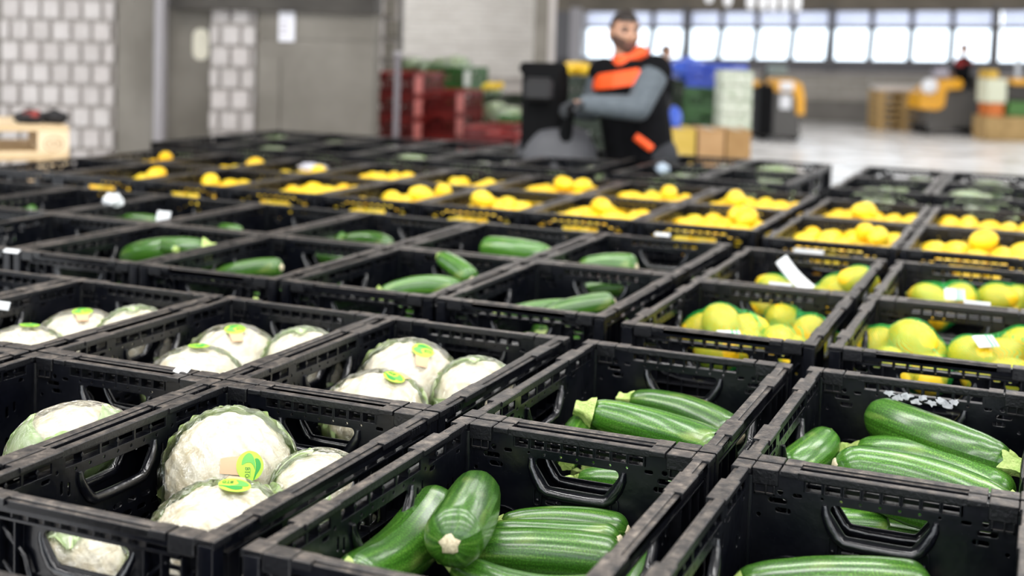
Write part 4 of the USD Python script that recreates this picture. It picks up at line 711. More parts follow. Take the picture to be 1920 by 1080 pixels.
# ------------------------------------------------------------------ lower layers of crates on wooden pallets
wood_m = [varied(f'pallet_wood_{i}', c1, c2, 7, .7, .002) for i, (c1, c2) in enumerate((((.62, .46, .27), (.74, .58, .37)), ((.52, .37, .20), (.66, .49, .29)), ((.68, .52, .33), (.80, .65, .44))))]
dark_wood = [varied(f'old_pallet_wood_{i}', c1, c2, 7, .8, .002) for i, (c1, c2) in enumerate((((.38, .24, .09), (.50, .33, .14)), ((.30, .19, .07), (.44, .29, .12))))]
def pallet(mats, stamp=False):
    t = thing('wooden_pallet', None, 'pallet'); r = random.Random(3)
    for x0, w in zip((-.4, -.2075, -.0725, .1075, .255), (.145, .1, .145, .1, .145)): obj('board', rbox(x0, x0+w, -.6, .6, .122, .144, .003), mats[r.randrange(len(mats))], t, smooth=False)
    for y in (-.5275, 0, .5275): obj('cross_board', rbox(-.4, .4, y-.0725, y+.0725, .100, .122, .003), mats[r.randrange(len(mats))], t, smooth=False)
    for x, w in ((-.35, .1), (0, .145), (.35, .1)):
        obj('bottom_board', rbox(x-w/2, x+w/2, -.6, .6, 0, .022, .003), mats[r.randrange(len(mats))], t, smooth=False)
        for y in (-.5275, 0, .5275): obj('block', rbox(x-w/2, x+w/2, y-.0725, y+.0725, .022, .100, .003), mats[r.randrange(len(mats))], t, smooth=False)
    if stamp:
        ring = ext(Point(0, 0).buffer(.036, 16).difference(Point(0, 0).buffer(.031, 16)), .0008); marks = [bx(-.018+k*.009, -.013+k*.009, -.010, .010, 0, .0008) for k in range(5)]
        if True:
            m = cat([ring]+marks); m.vertices[:, 0] *= 1.25; m.apply_transform(T4f(np.stack([(0, 1, 0), (0, 0, 1), (1, 0, 0)], 1), (.4002, .5275, .061))); obj('burnt_stamp', m, plain('burnt_brand', (.30, .19, .10), .8), t, smooth=False, label='oval burnt stamp')
    return Kind(t)
PW = pallet(wood_m, True); PD = pallet(dark_wood)
zs = RIM-CH
lowlab = 'black folding crate in the lower layers, beneath the open crates'
pal = [(UA[3]+.205, .6), (UA[1]+.205, .6), (UA[4]+.425, .6), (.50+.2, -.76), (-.01+.2+.2, 2.015), (-.845+.41, 2.015), (-1.675+.41, 2.015), (.868+.42, 1.975), (.872+.41, 3.42)] + [(UL[k]+.41, 3.53) for k in (0, 2, 4, 6)] + [(UF[k]+.41, 5.05) for k in (0, 2, 4, 6, 8)]
for u, v in pal: PD.put(W(u, v, RIM-4*CH-.146), RG, 1.0, 'wooden pallet under the stacked black crates', 'pallets under the crates')
for key, (u, v) in list(CRATES.items()):
    for k in (1, 2, 3): CR.put(W(u, v, RIM-CH-k*CH), RG, 1.0, lowlab, 'lower layers of black crates')
# pale pallet stack at the left edge, with work gloves on top
c0 = at(130, 238, y=6.35); top = c0[2]; n = 8; zb = top-.144*n
if True:
    RP = Rz(.42-math.pi/2); ctr = (c0-RP@np.array([.4, .6, 0]))[:2]
    for k in range(n):
        PW.put((ctr[0], ctr[1], max(0, zb)+.144*k), RP, 1.0, 'pale wooden pallet on top of the stack at the left picture edge' if k == n-1 else f'{["second", "third", "fourth", "fifth", "sixth", "seventh", "lowest"][n-2-k]} pallet from top in the stack at the left edge', None if k == n-1 else 'lower pallets of the left stack')
    if zb > .01: obj('stack_base', rbox(-.4, .4, -.6, .6, 0, zb, .01).apply_transform(T4f(RP, (ctr[0], ctr[1], 0))), dark_wood[0], label='dark timber base under the pale pallet stack', cat='timber base')
    m = trimesh.creation.icosphere(3); d = m.vertices; kk = 1+.8*(meshkit.fbm(d*2+4, 3)-.5); g = trimesh.Trimesh(d*kk[:, None]*(.085, .06, .035), m.faces, process=False)
    t = thing('glove_pair', 'dark work gloves with red cuffs lying on the pale pallet stack', 'gloves', (c0[0]-.25, c0[1]+.16, top+.030)); blk = plain('black_cloth', (.012, .011, .012), .8); red = plain('red_cloth', (.22, .03, .025), .8)
    obj('glove', g, blk, t, smooth=True); g2 = g.copy(); g2.apply_transform(T4f(Rz(2.4), (.10, .05, 0))); obj('glove', g2, blk, t, smooth=True); obj('cuff', tube([(-.02, -.03, .012), (.05, -.02, .014)], [.022, .026], 12), red, t, smooth=60)

# ------------------------------------------------------------------ coloured crates stacked behind
def colour_crate(name, mat_, rim_m, label_m=None, h=.20):
    t = thing(name, None, 'crate'); w, l = .40, .60
    for s in (-1, 1):
        a = sbox(-w/2, .0, w/2, h).difference(unary_union([rrect(0, h-.05, .12, .032, .012)]+[rrect(x, h*.45, .030, .05, .008) for x in (-.14, -.09, -.04, .04, .09, .14)]))
        m = ext(a, .004); m.apply_transform(T4f(np.stack([(1, 0, 0), (0, 0, 1), (0, -1, 0)], 1), (0, s*(l/2-.012)+.002, 0))); obj('end_wall', m, mat_, t, smooth=False)
        a = sbox(-l/2, 0, l/2, h).difference(unary_union([rrect(0, h-.05, .12, .032, .012)]+[rrect(x, h*.45, .032, .05, .008) for x in np.linspace(-.25, .25, 9)]))
        m = ext(a, .004); m.apply_transform(T4f(np.stack([(0, 1, 0), (0, 0, 1), (1, 0, 0)], 1), (s*(w/2-.012)-.002, 0, 0))); obj('side_wall', m, mat_, t, smooth=False)
        obj('rim', rbox(-w/2, w/2, s*(l/2-.010)-.010, s*(l/2-.010)+.010, h-.016, h, .003), rim_m, t, smooth=False); obj('rim', rbox(s*(w/2-.010)-.010, s*(w/2-.010)+.010, -l/2, l/2, h-.016, h, .003), rim_m, t, smooth=False)
    for sx in (-1, 1):
        for sy in (-1, 1): obj('corner_post', rbox(*sorted((sx*w/2, sx*(w/2-.025))), *sorted((sy*l/2, sy*(l/2-.025))), 0, h-.004, .003), mat_, t, smooth=False)
    obj('base', bx(-w/2+.01, w/2-.01, -l/2+.01, l/2-.01, .004, .012), mat_, t, smooth=False)
    if label_m is not None: obj('edge_label', rbox(w/2-.003, w/2+.001, -l/2+.02, -l/2+.16, .02, h-.03, .0005), label_m, t, smooth=False, label='pale printed label along the edge')
    return Kind(t)
red_p, red_b = plain('red_plastic', (.10, .005, .004), .4), plain('red_rim', (.26, .016, .012), .4)
grn_p, grn_b = plain('green_plastic', (.020, .085, .012), .4), plain('green_rim', (.035, .13, .02), .4)
dgr_p = plain('dark_green_plastic', (.010, .022, .008), .45); blu_p, blu_b = plain('blue_plastic', (.02, .06, .45), .35), plain('blue_rim', (.03, .09, .55), .35)
pink = varied('pink_label', (.45, .10, .09), (.62, .22, .19), 60, .6); pale = varied('pale_label', (.50, .52, .47), (.66, .66, .60), 60, .6)
KR, KG, KD, KB = colour_crate('red_crate', red_p, red_b, pink), colour_crate('green_crate', grn_p, grn_b, pale), colour_crate('dark_green_crate', dgr_p, dgr_p), colour_crate('blue_crate', blu_p, blu_b)
def stack(K, px, py, y, where, grp, h=.20, n=None, z0=0.0):
    """A stack whose top near left corner shows at (px, py)."""
    p = at(px, py, y=y); cnt = n or max(1, round((p[2]-z0)/h)); pit = h if n else (p[2]-z0)/cnt; ctr = p[:2]+GA*.20+GB*.30
    for k in range(cnt):
        lab = f'topmost {where}' if k == cnt-1 else f'{["second", "third", "fourth", "fifth", "sixth", "seventh", "eighth"][cnt-2-k]} from top, {where}'
        K.put((ctr[0], ctr[1], p[2]-pit*(cnt-k)), RG@np.diag([1, 1, pit/h]), 1.0, lab, grp if k < cnt-1 else None)
    return p, ctr
stack(KR, 701, 134, 11.4, 'red crate in the leftmost red stack behind the black crates', 'leftmost red stack')
stack(KR, 768, 131, 13.6, 'red crate in the red stack partly hidden behind the steel post', 'second red stack')
pR, cR = stack(KR, 780, 168, 11.6, 'red crate in the red stack in front of the green crates', 'front red stack')
stack(KR, 868, 236, 9.0, 'red crate low beside the green crates', 'low red stack'); stack(KR, 905, 248, 8.6, 'red crate, lowest stack left of the truck', 'lowest red stack')
pG, cG = stack(KG, 800, 124, 12.7, 'green crate with pale edge label behind the red stack', 'tall green stack')
stack(KD, 770, 128, 14.8, 'dark green crate behind the red stacks', 'dark green stack behind')
stack(KD, 912, 178, 12.2, 'dark green crate right of the tall green stack', 'dark green stack right'); stack(KG, 935, 215, 11.0, 'green crate low in front of the white wall', 'low green stack')
stack(KD, 1055, 143, 11.0, 'dark crate filled with yellow fruit behind the driver', 'dark stack behind the driver')
stack(KG, 1283, 165, 11.0, 'green crate right of the driver, under the blue crates', 'green stack right of the driver')
stack(KD, 1262, 150, 12.6, 'dark crate behind the green stack right of the driver', 'dark stack right of the driver'); 
pB, cB = stack(KB, 1286, 141, 11.0, 'blue crate on the green stack right of the driver', 'blue crates', h=.12 if False else .10, n=1)
for i, (px, py, y, s) in enumerate(((775, 120, 13.7, 1.3), (800, 122, 13.4, 1.2), (830, 119, 12.9, 1.1), (858, 117, 12.9, 1.2), (930, 205, 11.3, 1.2), (955, 213, 11.2, 1.1), (925, 168, 12.4, 1.0))):
    p = at(px, py+5, y=y); LT.put(p, Rz(i*1.3), s, f'pale lettuce on the coloured crates behind the black ones, {["first", "second", "third", "fourth", "sixth", "seventh", "fifth"][i]} from the left', 'lettuces on the coloured crates')
for i in range(9):
    p = at(1064+(i % 5)*10, 131 if i < 5 else 127, y=11.1+.06*(i % 3)+(.1 if i >= 5 else 0)); LK[i % 3].put(p, flat(), 1.5, 'yellow fruit heaped behind the driver', 'yellow fruit behind the driver')
for i in range(4):
    p = at(912+i*8, 163-(2 if i % 2 else 0), y=12.3); LK[i % 3].put(p, flat(), 1.1, 'yellow fruit by the white wall, left of the truck', 'yellow fruit by the white wall')
# blue sheet heaped over the blue crate, white cartons, cardboard boxes
def lump(name, px, py, y, size, mat_, label, cat_, seed=1, amp=.7):
    m = trimesh.creation.icosphere(4); d = m.vertices; k = 1+amp*(meshkit.fbm(d*2+seed, 4)-.5); t = obj(name, trimesh.Trimesh(d*k[:, None]*size, m.faces, process=False), mat_, smooth=True, label=label, cat=cat_)
    UsdGeom.Xformable(t).AddTranslateOp().Set(Gf.Vec3d(*map(float, at(px, py, y=y)))); return t
blue_film = plain('blue_film', (.05, .12, .60), .3)
lump('blue_sheet', 1290, 131, 12.9, np.array([.19, .2, .12]), blue_film, 'crumpled blue plastic sheet heaped behind the blue crate', 'sheet', 2)
lump('blue_sheet', 1322, 137, 12.75, np.array([.10, .12, .09]), plain('lilac_film', (.35, .33, .62), .4), 'lilac plastic sheet beside the crumpled blue one', 'sheet', 5)
lump('blue_sack', 1265, 222, 9.2, np.array([.05, .06, .085]), blue_film, 'blue sack hanging right behind the driver', 'sack', 7, .4)
carton_m = varied('printed_carton', (.36, .42, .30), (.70, .72, .62), 26, .7, 0, 3); card = [varied(f'cardboard_{i}', c1, c2, 10, .8) for i, (c1, c2) in enumerate((((.42, .24, .10), (.50, .30, .14)), ((.56, .38, .06), (.64, .45, .10)), ((.34, .19, .07), (.42, .25, .10))))]
def carton(name, x0, x1, y0, y1, z0, z1, m, label, group=None, seam=None):
    t = thing(name, label, 'box', ((x0+x1)/2, (y0+y1)/2, z0), None, 1.0, group); w, d, h = x1-x0, y1-y0, z1-z0
    obj('body', rbox(-w/2, w/2, -d/2, d/2, 0, h-.004, .004), m, t, smooth=False)
    for s in (-1, 1): obj('flap', rbox(*sorted((s*.003, s*w/2)), -d/2, d/2, h-.004, h, .001), m, t, smooth=False)
    obj('tape', bx(-.025, .025, -d/2-.0006, d/2, h-.0005, h+.0008), plain('tape', (.5, .42, .30), .3) if '/World/Looks/tape' not in _mats else '/World/Looks/tape', t, smooth=False); _mats.add('/World/Looks/tape')
_mats = set()
y = 10.4; x0, x1 = px_x(1357, y), px_x(1414, y); ztop = pz(1385, 132, y); hh = ztop/13
for k in range(13): carton('carton', x0, x1, y, y+.4, k*hh, (k+1)*hh-.003, carton_m, 'topmost pale green printed carton of the carton column' if k == 12 else f'{["second", "third", "fourth", "fifth", "sixth", "seventh", "eighth", "ninth", "tenth", "eleventh", "twelfth", "lowest"][11-k]} from top of the pale green carton column', None if k == 12 else 'carton column')
y = 9.0; zt_ = pz(1340, 243, y); 
for i, (a, b, m) in enumerate(((1254, 1311, 1), (1314, 1366, 0), (1367, 1416, 2))):
    for k in range(3): carton('cardboard_box', px_x(a, y)+.004, px_x(b, y)-.004, y, y+.42, k*zt_/3, (k+1)*zt_/3-.002, card[m], f'{["yellow","light brown","darker brown"][i]} cardboard box in the top row, {["left","middle","right"][i]}' if k == 2 else f'{["yellow","light brown","darker brown"][i]} cardboard box in the hidden rows below', None if k == 2 else f'hidden {["yellow","light brown","darker brown"][i]} boxes')
# ------------------------------------------------------------------ trucks
yel = plain('truck_yellow', (.72, .34, .008), .35); gry = plain('truck_grey', (.075, .07, .065), .5); blk2 = plain('truck_black', (.0025, .0025, .003), .7, specular_ior_level=.12); whi = plain('truck_white', (.75, .75, .78), .4)
def prism_y(poly, y0, y1): m = ext(Polygon(poly), y1-y0); m.apply_transform(T4f(np.stack([(1, 0, 0), (0, 0, 1), (0, -1, 0)], 1), (0, y1, 0))); return m
def wheel(x, y, r=.11, w=.08): m = lathe([(0, -w/2), (r*.9, -w/2), (r, -w/2+.01), (r, w/2-.01), (r*.9, w/2), (0, w/2)], 20); m.apply_transform(T4f(Rx(math.pi/2), (x, y, r))); return m
# parked pallet truck
Yt = 24.0; px0 = lambda px: px_x(px, Yt); t = thing('pallet_truck', 'parked pallet truck with grey body and yellow cowl beside the carton column', 'pallet truck', (px0(1465), Yt, 0)); o = px0(1465); q = lambda px: px0(px)-o; zz = lambda py: pz(1465, py, Yt)
obj('chassis', rbox(q(1432), q(1506), 0, .9, .06, zz(166), .03), gry, t, smooth=False); obj('battery_box', rbox(q(1424), q(1452), -.15, .7, .10, zz(160), .03), blk2, t, smooth=False)
obj('cowl', prism_y([(q(1450), zz(172)), (q(1452), zz(155)), (q(1462), zz(149)), (q(1492), zz(149)), (q(1506), zz(158)), (q(1511), zz(180)), (q(1512), zz(214)), (q(1497), zz(214)), (q(1495), zz(184)), (q(1488), zz(171))], -.06, .85), yel, t, smooth=False)
obj('cowl_cap', rbox(q(1463), q(1490), -.075, .5, zz(170), zz(152), .02), whi, t, smooth=False); obj('rear_cowl', rbox(q(1418), q(1432), .1, .6, zz(165), zz(153), .02), yel, t, smooth=False); obj('badge', rbox(q(1466), q(1487), -.012, .0, zz(204), zz(178), .01), whi, t, smooth=False)
obj('tiller', tube([(q(1442), .3, zz(165)), (q(1440), .25, zz(140)), (q(1452), .2, zz(126))], .035, 10), blk2, t); obj('tiller_head', rbox(q(1444), q(1480), .1, .3, zz(141), zz(124), .03), plain('grey_green', (.16, .20, .19), .5), t, smooth=False)
for k, (a, b) in enumerate(((1438, .1), (1496, .1), (1438, .8), (1496, .8))): obj('wheel', wheel(q(a), b, .12), blk2, t, smooth=40)
for s in (1445, 1485): obj('fork', rbox(q(s)-.08, q(s)+.08, .9, 2.1, .05, .10, .01), gry, t, smooth=False)
# driven truck with a driver, far right
Yt = 27.0; px1 = lambda px: px_x(px, Yt); o2 = px1(1780); q2 = lambda px: px1(px)-o2; z2 = lambda py: pz(1780, py, Yt); t = thing('pallet_truck', 'yellow pallet truck carrying a driver in front of the far windows', 'pallet truck', (o2, Yt, 0))
obj('hood', prism_y([(q2(1727), z2(205)), (q2(1730), z2(178)), (q2(1752), z2(160)), (q2(1765), z2(150)), (q2(1800), z2(147)), (q2(1806), z2(155)), (q2(1803), z2(166)), (q2(1776), z2(168)), (q2(1772), z2(200)), (q2(1760), z2(207))], -.1, .8), yel, t, smooth=False)
obj('lamp_cover', lathe([(0, .0), (.17, .02), (.16, .10), (.08, .16), (0, .17)], 18).apply_transform(T4f(Rx(1.1)@Ry(-.4), (q2(1745), -.04, z2(164)))), whi, t, smooth=60)
obj('chassis', rbox(q2(1745), q2(1850), 0, .8, .08, z2(170), .03), gry, t, smooth=False); obj('platform', rbox(q2(1795), q2(1856), -.1, .9, .10, .18, .01), blk2, t, smooth=False); obj('mast', rbox(q2(1838), q2(1854), .2, .7, .1, z2(140), .02), gry, t, smooth=False)
obj('tiller', tube([(q2(1775), .2, z2(150)), (q2(1762), .15, z2(132)), (q2(1758), .1, z2(118))], .03, 10), blk2, t); obj('console', rbox(q2(1758), q2(1784), .05, .35, z2(148), z2(128), .03), plain('console_grey', (.30, .28, .33), .4), t, smooth=False)
for a, b in ((1748, .1), (1840, .1), (1748, .7), (1840, .7)): obj('wheel', wheel(q2(a), b, .13), blk2, t, smooth=40)
# wooden pallets by the far wall
Yq = 28.2
for k in range(6):
    p = at(1697, 225, y=Yq); PD.put((p[0], Yq+.4, .144*k), Rz(math.pi/2), 1.0, 'topmost wooden pallet of the stack before the far wall' if k == 5 else 'wooden pallet of the stack before the far wall, left of the yellow truck', None if k == 5 else 'pallets before the far wall')
p = at(1697, 181, y=Yq); obj('white_sheet', rbox(p[0]-.55, p[0]+.55, Yq+.02, Yq+.78, .866, .98, .02), plain('white_sheet', (.62, .56, .52), .6), smooth=False, label='pale sheet pile lying on the wooden pallets before the far wall', cat='sheet pile')
# goods at the right picture edge
Yg = 25.8
def gbox(name, a, b, p0, p1, m, label, cat_, d=.6): x0, x1 = px_x(a, Yg), px_x(b, Yg); return obj(name, rbox(x0, x1, Yg, Yg+d, max(0, pz(a, p1, Yg)), pz(a, p0, Yg), .02), m, smooth=False, label=label, cat=cat_)
obj('timber_base', rbox(px_x(1855, Yg), px_x(1935, Yg), Yg-.05, Yg+.75, 0, pz(1890, 219, Yg), .02), dark_wood[1], smooth=False, label='brown wooden base under the goods at the right edge', cat='timber base')
gbox('orange_box', 1860, 1888, 194, 218, plain('orange_card', (.55, .14, .02), .6), 'orange box low in the pile at the right picture edge', 'box'); gbox('cream_box', 1855, 1892, 148, 193, plain('cream_card', (.62, .63, .48), .6), 'cream box on the orange one at the right picture edge', 'box'); gbox('yellow_box', 1857, 1875, 132, 147, plain('amber_card', (.62, .38, .04), .6), 'small amber box on top of the cream one', 'box')
gbox('green_box', 1896, 1935, 190, 218, plain('green_card', (.06, .16, .03), .6), 'green box in the corner of the pile at the right edge', 'box'); gbox('dark_box', 1893, 1935, 160, 189, plain('dark_card', (.03, .025, .02), .6), 'dark box behind the cream one at the right edge', 'box'); gbox('amber_crate', 1900, 1935, 148, 159, yel, 'amber crate on the dark box at the right picture edge', 'crate'); gbox('white_post', 1908, 1916, 96, 147, plain('pale_post2', (.45, .47, .50), .5), 'pale post standing on the pile at the right picture edge', 'post', .1)
# ------------------------------------------------------------------ people
skin = M('skin', {'p': ('principled_bsdf', {'base_color': (.44, .235, .15), 'roughness': .5, 'subsurface_weight': .08, 'subsurface_radius': (.01, .004, .002), 'subsurface_scale': 1.0})})
hair_m = plain('dark_hair', (.018, .012, .010), .6); beard_m = plain('dark_beard', (.10, .055, .04), .7); lip_m = plain('lips', (.20, .06, .055), .5); eye_w = plain('eye_white', (.3, .25, .22), .3); eye_d = plain('eye_dark', (.02, .012, .010), .2); brow_m = hair_m
vest_m = varied('black_vest', (.002, .002, .0025), (.0045, .0045, .006), 30, .9, .002, specular_ior_level=.15); sleeve_m = varied('grey_sleeve', (.075, .090, .105), (.115, .135, .155), 40, .85, .002); orange_m = plain('signal_orange', (.95, .10, .012), .6); trouser_m = varied('dark_trousers', (.014, .015, .019), (.026, .027, .033), 30, .8)
shoe_m = plain('black_shoes', (.012, .012, .012), .5); glove_m = plain('dark_glove', (.02, .022, .026), .7)
def sph(p, r, n=20): return m3.Manifold.sphere(r, n).translate([float(x) for x in p])
def bone(p, r, q, s): return m3.Manifold.batch_hull([sph(p, r), sph(q, s)])
def body(bones, fine=.02, smooth_n=12, extra=()):
    m = m3.Manifold.batch_boolean([bone(*b) for b in bones]+list(extra), m3.OpType.Add).refine_to_length(fine).to_mesh()
    t = trimesh.Trimesh(m.vert_properties[:, :3], m.tri_verts, process=True); trimesh.smoothing.filter_taubin(t, iterations=smooth_n); return t
def band(bones, centre, nrm, half, fine=.02):
    """A strip of cloth round the body: the bones cut by a slab."""
    m = m3.Manifold.batch_boolean([bone(*b) for b in bones], m3.OpType.Add); R = align(nrm); s = m3.Manifold.cube([2*half, 2.0, 2.0], True); A = np.hstack([R, np.asarray(centre, float)[:, None]]); s = s.transform(A)
    r = (m ^ s).refine_to_length(fine).to_mesh(); return trimesh.Trimesh(r.vert_properties[:, :3], r.tri_verts, process=True)
def grow(bones, g): return [(p, r+g, q, s+g) for p, r, q, s in bones]
def used(m): m.remove_unreferenced_vertices(); return m
def head_parts(t, c, R, beard=True):
    """Head centred at c (between the ears); R's columns: the person's left, the way the face looks, up."""
    def T(m): m = m.copy(); m.apply_transform(T4f(R, c)); return m
    s = trimesh.creation.icosphere(4); d = s.vertices.copy(); v = d*np.array([.074, .096, .118]); z = v[:, 2]
    low = np.clip(-z/.118, 0, 1); v[:, 0] *= 1-.30*low**1.4; v[:, 1] += .012*low; v[:, 1] *= np.where(v[:, 1] > 0, 1-.10*np.clip(z/.118, 0, 1), 1)
    f = d[:, 1] > .3; g = lambda x0, z0, wx, wz: np.exp(-((v[:, 0]-x0)/wx)**2-((z-z0)/wz)**2)*f
    v[:, 1] += .024*g(0, -.018, .011, .020)+.010*g(0, .004, .008, .022)-.010*g(.032, .012, .016, .012)-.010*g(-.032, .012, .016, .012)+.006*g(0, .034, .05, .010)+.007*g(0, -.092, .022, .016)-.003*g(0, -.042, .03, .006)+.005*g(.04, -.015, .02, .02)+.005*g(-.04, -.015, .02, .02)
    head = T(trimesh.Trimesh(v, s.faces, process=False))
    ears = []
    for q in (-1, 1): e = trimesh.creation.icosphere(3); e.vertices = e.vertices*np.array([.010, .020, .032]); e.vertices[:, 1] -= .006*(e.vertices[:, 2] < 0); e.apply_translation((q*.076, -.008, -.002)); ears.append(T(e))
    hv = d*np.array([.082, .106, .126]); keep = lambda m, fn: used(trimesh.Trimesh(m.vertices, m.faces[fn(m.vertices[m.faces].mean(1))], process=False))
    hair = trimesh.Trimesh(hv*(1+.03*(meshkit.fbm(d*9, 2)-.5))[:, None], s.faces, process=False); hair = keep(hair, lambda p: (p[:, 2] > np.where(p[:, 1] > .02, .066+.0*p[:, 1], -.05+np.clip((p[:, 1]+.02)*2.2, 0, .11))))
    obj('hair', T(hair), hair_m, t, smooth=True)
    if beard:
        b = trimesh.Trimesh(v+(v/np.linalg.norm(v, axis=1, keepdims=True))*.0045, s.faces, process=False); b = keep(b, lambda p: (p[:, 2] < -.040-.0*p[:, 0]+.030*np.clip(np.abs(p[:, 0])/.05-.4, 0, 1)) & (p[:, 1] > -.03) & ~((np.abs(p[:, 0]) < .024) & (np.abs(p[:, 2]+.058) < .008)) & ~((np.abs(p[:, 0]) < .012) & (p[:, 2] > -.036))); obj('beard', T(b), beard_m, t, smooth=True)
    lips = trimesh.creation.icosphere(2); lips.vertices = lips.vertices*np.array([.024, .008, .007])+(0, .094, -.058); obj('lips', T(lips), lip_m, t, smooth=True)
    for q in (-1, 1):
        e = trimesh.creation.icosphere(2, .0125); e.apply_translation((q*.031, .072, .012)); ey = obj('eye', T(e), eye_w, t, smooth=True); e = trimesh.creation.icosphere(2, .0090); e.apply_translation((q*.031+.002, .0800, .011)); obj('iris', T(e), eye_d, ey, smooth=True)
        obj('eyebrow', T(tube([(q*.014, .090, .030), (q*.032, .090, .035), (q*.050, .078, .030)], [.006, .008, .005], 8)), brow_m, t, smooth=60)
    return cat([head]+ears)
def hand_mesh(wrist, d, palm_n, curl=1.0, side=1):
    """A hand from the wrist along d, palm facing palm_n, fingers curled towards the palm."""
    x = np.asarray(d, float); x /= np.linalg.norm(x); n = np.asarray(palm_n, float); n -= x*(x@n); n /= np.linalg.norm(n); y = np.cross(n, x)*side; w = np.asarray(wrist, float)
    P_ = lambda a, b, c: w+x*a+y*b+n*c
    bn = [(P_(0, 0, 0), .026, P_(.03, 0, 0), .027)]
    ex = [m3.Manifold.batch_hull([sph(P_(.025, -.028, 0), .014), sph(P_(.025, .028, 0), .014), sph(P_(.085, -.034, 0), .012), sph(P_(.085, .034, 0), .011)])]
    for k, (b, l) in enumerate(((-.034, .040), (-.012, .046), (.011, .043), (.032, .033))):
        a0 = .086; p0 = P_(a0, b, 0); p1 = P_(a0+l*math.cos(.6*curl), b*1.05, l*math.sin(.6*curl)); ang = 1.6*curl; p2 = p1+(x*math.cos(ang)+n*math.sin(ang))*l*.65; ang = 2.4*curl; p3 = p2+(x*math.cos(ang)+n*math.sin(ang))*l*.5
        bn += [(p0, .0105, p1, .0095), (p1, .0095, p2, .009), (p2, .009, p3, .008)]
    p0, p1 = P_(.025, -.030, .004), P_(.055, -.058, .020); p2 = p1+(x*.6+n*.8)*.030; bn += [(p0, .013, p1, .011), (p1, .011, p2, .009)]
    return bn, ex
# --- the driver of the near truck
Yd = 6.9; tp = lambda px, py, dy=0.0: at(px, py, y=Yd+dy)
t = thing('person', 'person in black vest with orange collar, chest stripe and grey sleeves, steering a truck', 'person')
hc = tp(1171, 62); hip = tp(1200, 292, .02); chest = tp(1182, 165, .0); neck = tp(1178, 112, .01)
rs, ls = tp(1133, 138, .10), tp(1228, 134, -.10); le, lw = tp(1196, 203, -.26), tp(1100, 196, -.30); re, rw = tp(1108, 205, .10), tp(1080, 205, -.02)
side_ = (ls-rs)/np.linalg.norm(ls-rs); fwd = np.cross([0, 0, 1], side_); fwd = -fwd if fwd[1] > 0 else fwd; up = np.array([0, 0, 1.0])
hl, hr = hip+side_*.10, hip-side_*.10; zf = .17
kl, kr = np.array([*(hl[:2]+fwd[:2]*.03), .60]), np.array([*(hr[:2]+fwd[:2]*.05), .60]); al, ar = np.array([*hl[:2], zf+.08]), np.array([*hr[:2], zf+.08])
torso = [(neck-up*.03, .060, chest, .13), (chest-side_*.07, .115, chest+side_*.07, .115), (rs, .070, chest-side_*.06, .11), (ls, .072, chest+side_*.06, .11), (chest-side_*.06, .12, hip-side_*.05, .125), (chest+side_*.06, .12, hip+side_*.05, .125)]
legs = [(hl, .105, kl, .07), (kl, .07, al, .045), (hr, .105, kr, .07), (kr, .07, ar, .045)]; arms = [(ls, .066, le, .050), (le, .050, lw, .034), (rs, .064, re, .050), (re, .048, rw, .034)]
hb, hx = hand_mesh(lw, lw-le, [-.1, -.2, -1], .9); hb2, hx2 = hand_mesh(rw, rw-re, [-.1, -.2, -1], .9, -1)
obj('body', body([(neck-up*.05, .058, hc-up*.07, .056)]+[(p, r*.86, q_, s*.86) for p, r, q_, s in torso+legs+arms]+[(al, .04, al+fwd*.14-up*.035, .03), (ar, .04, ar+fwd*.14-up*.035, .03)]+hb+hb2, .02, 8, hx+hx2), skin, t, smooth=True)
lookv = np.array([.30, -.95, -.06]); lookv /= np.linalg.norm(lookv); lx = np.cross(lookv, up); lx /= np.linalg.norm(lx); Rh = np.stack([-lx if np.dot(np.cross(lx, lookv), up) < 0 else lx, lookv, np.cross(lx, lookv)], 1)
obj('head', head_parts(t, hc, Rh), skin, t, smooth=True)
obj('trousers', body(grow(legs, .014)+[(hl, .12, hr, .12)], .03, 8), trouser_m, t, smooth=True)
sl = grow(arms, .018)
for nm, b, w_ in (('sleeve', sl[:2], lw), ('sleeve', sl[2:], rw)): obj(nm, body(b, .02, 10), sleeve_m, t, smooth=True)
tv = grow(torso, .020); vest = body(tv+[(hip-side_*.06, .14, hip-side_*.06-up*.06, .145), (hip+side_*.06, .14, hip+side_*.06-up*.06, .145)], .025, 8); obj('vest', vest, vest_m, t, smooth=True)
for cpt, half, nm in ((tp(1160, 148, -.1), .040, 'chest_stripe'),):
    obj(nm, band(grow(torso[:2]+torso[4:6], .034), cpt, np.array([-.20, .0, 1.0]), half, .03), orange_m, t, smooth=30, label='bright orange stripe round the chest')
obj('collar', body([(neck+side_*.055+up*.035-fwd*.02, .042, neck-up*.015+fwd*.035, .055), (neck-side_*.045+up*.0+fwd*.01, .045, neck-up*.02+fwd*.045, .05), (neck+side_*.06+up*.035-fwd*.03, .04, neck-side_*.04-fwd*.05+up*.02, .04)], .015, 8), orange_m, t, smooth=True, label='orange collar')
pk0, pk1 = tp(1191, 256, -.20), tp(1222, 279, -.20); obj('pocket_trim', tube([pk0, (pk0+pk1)/2, pk1], [.020, .022, .020], 12), orange_m, t, smooth=60, label='slanting orange pocket trim')
for a in (al, ar): obj('shoe', body([(a-up*.03, .052, a+fwd*.15-up*.045, .040)], .02, 6), shoe_m, t, smooth=True)
gx = body(grow(hb, .004), .008, 5, hx); obj('glove', gx, glove_m, t, smooth=True); obj('glove', body(grow(hb2, .004), .008, 5, hx2), glove_m, t, smooth=True)
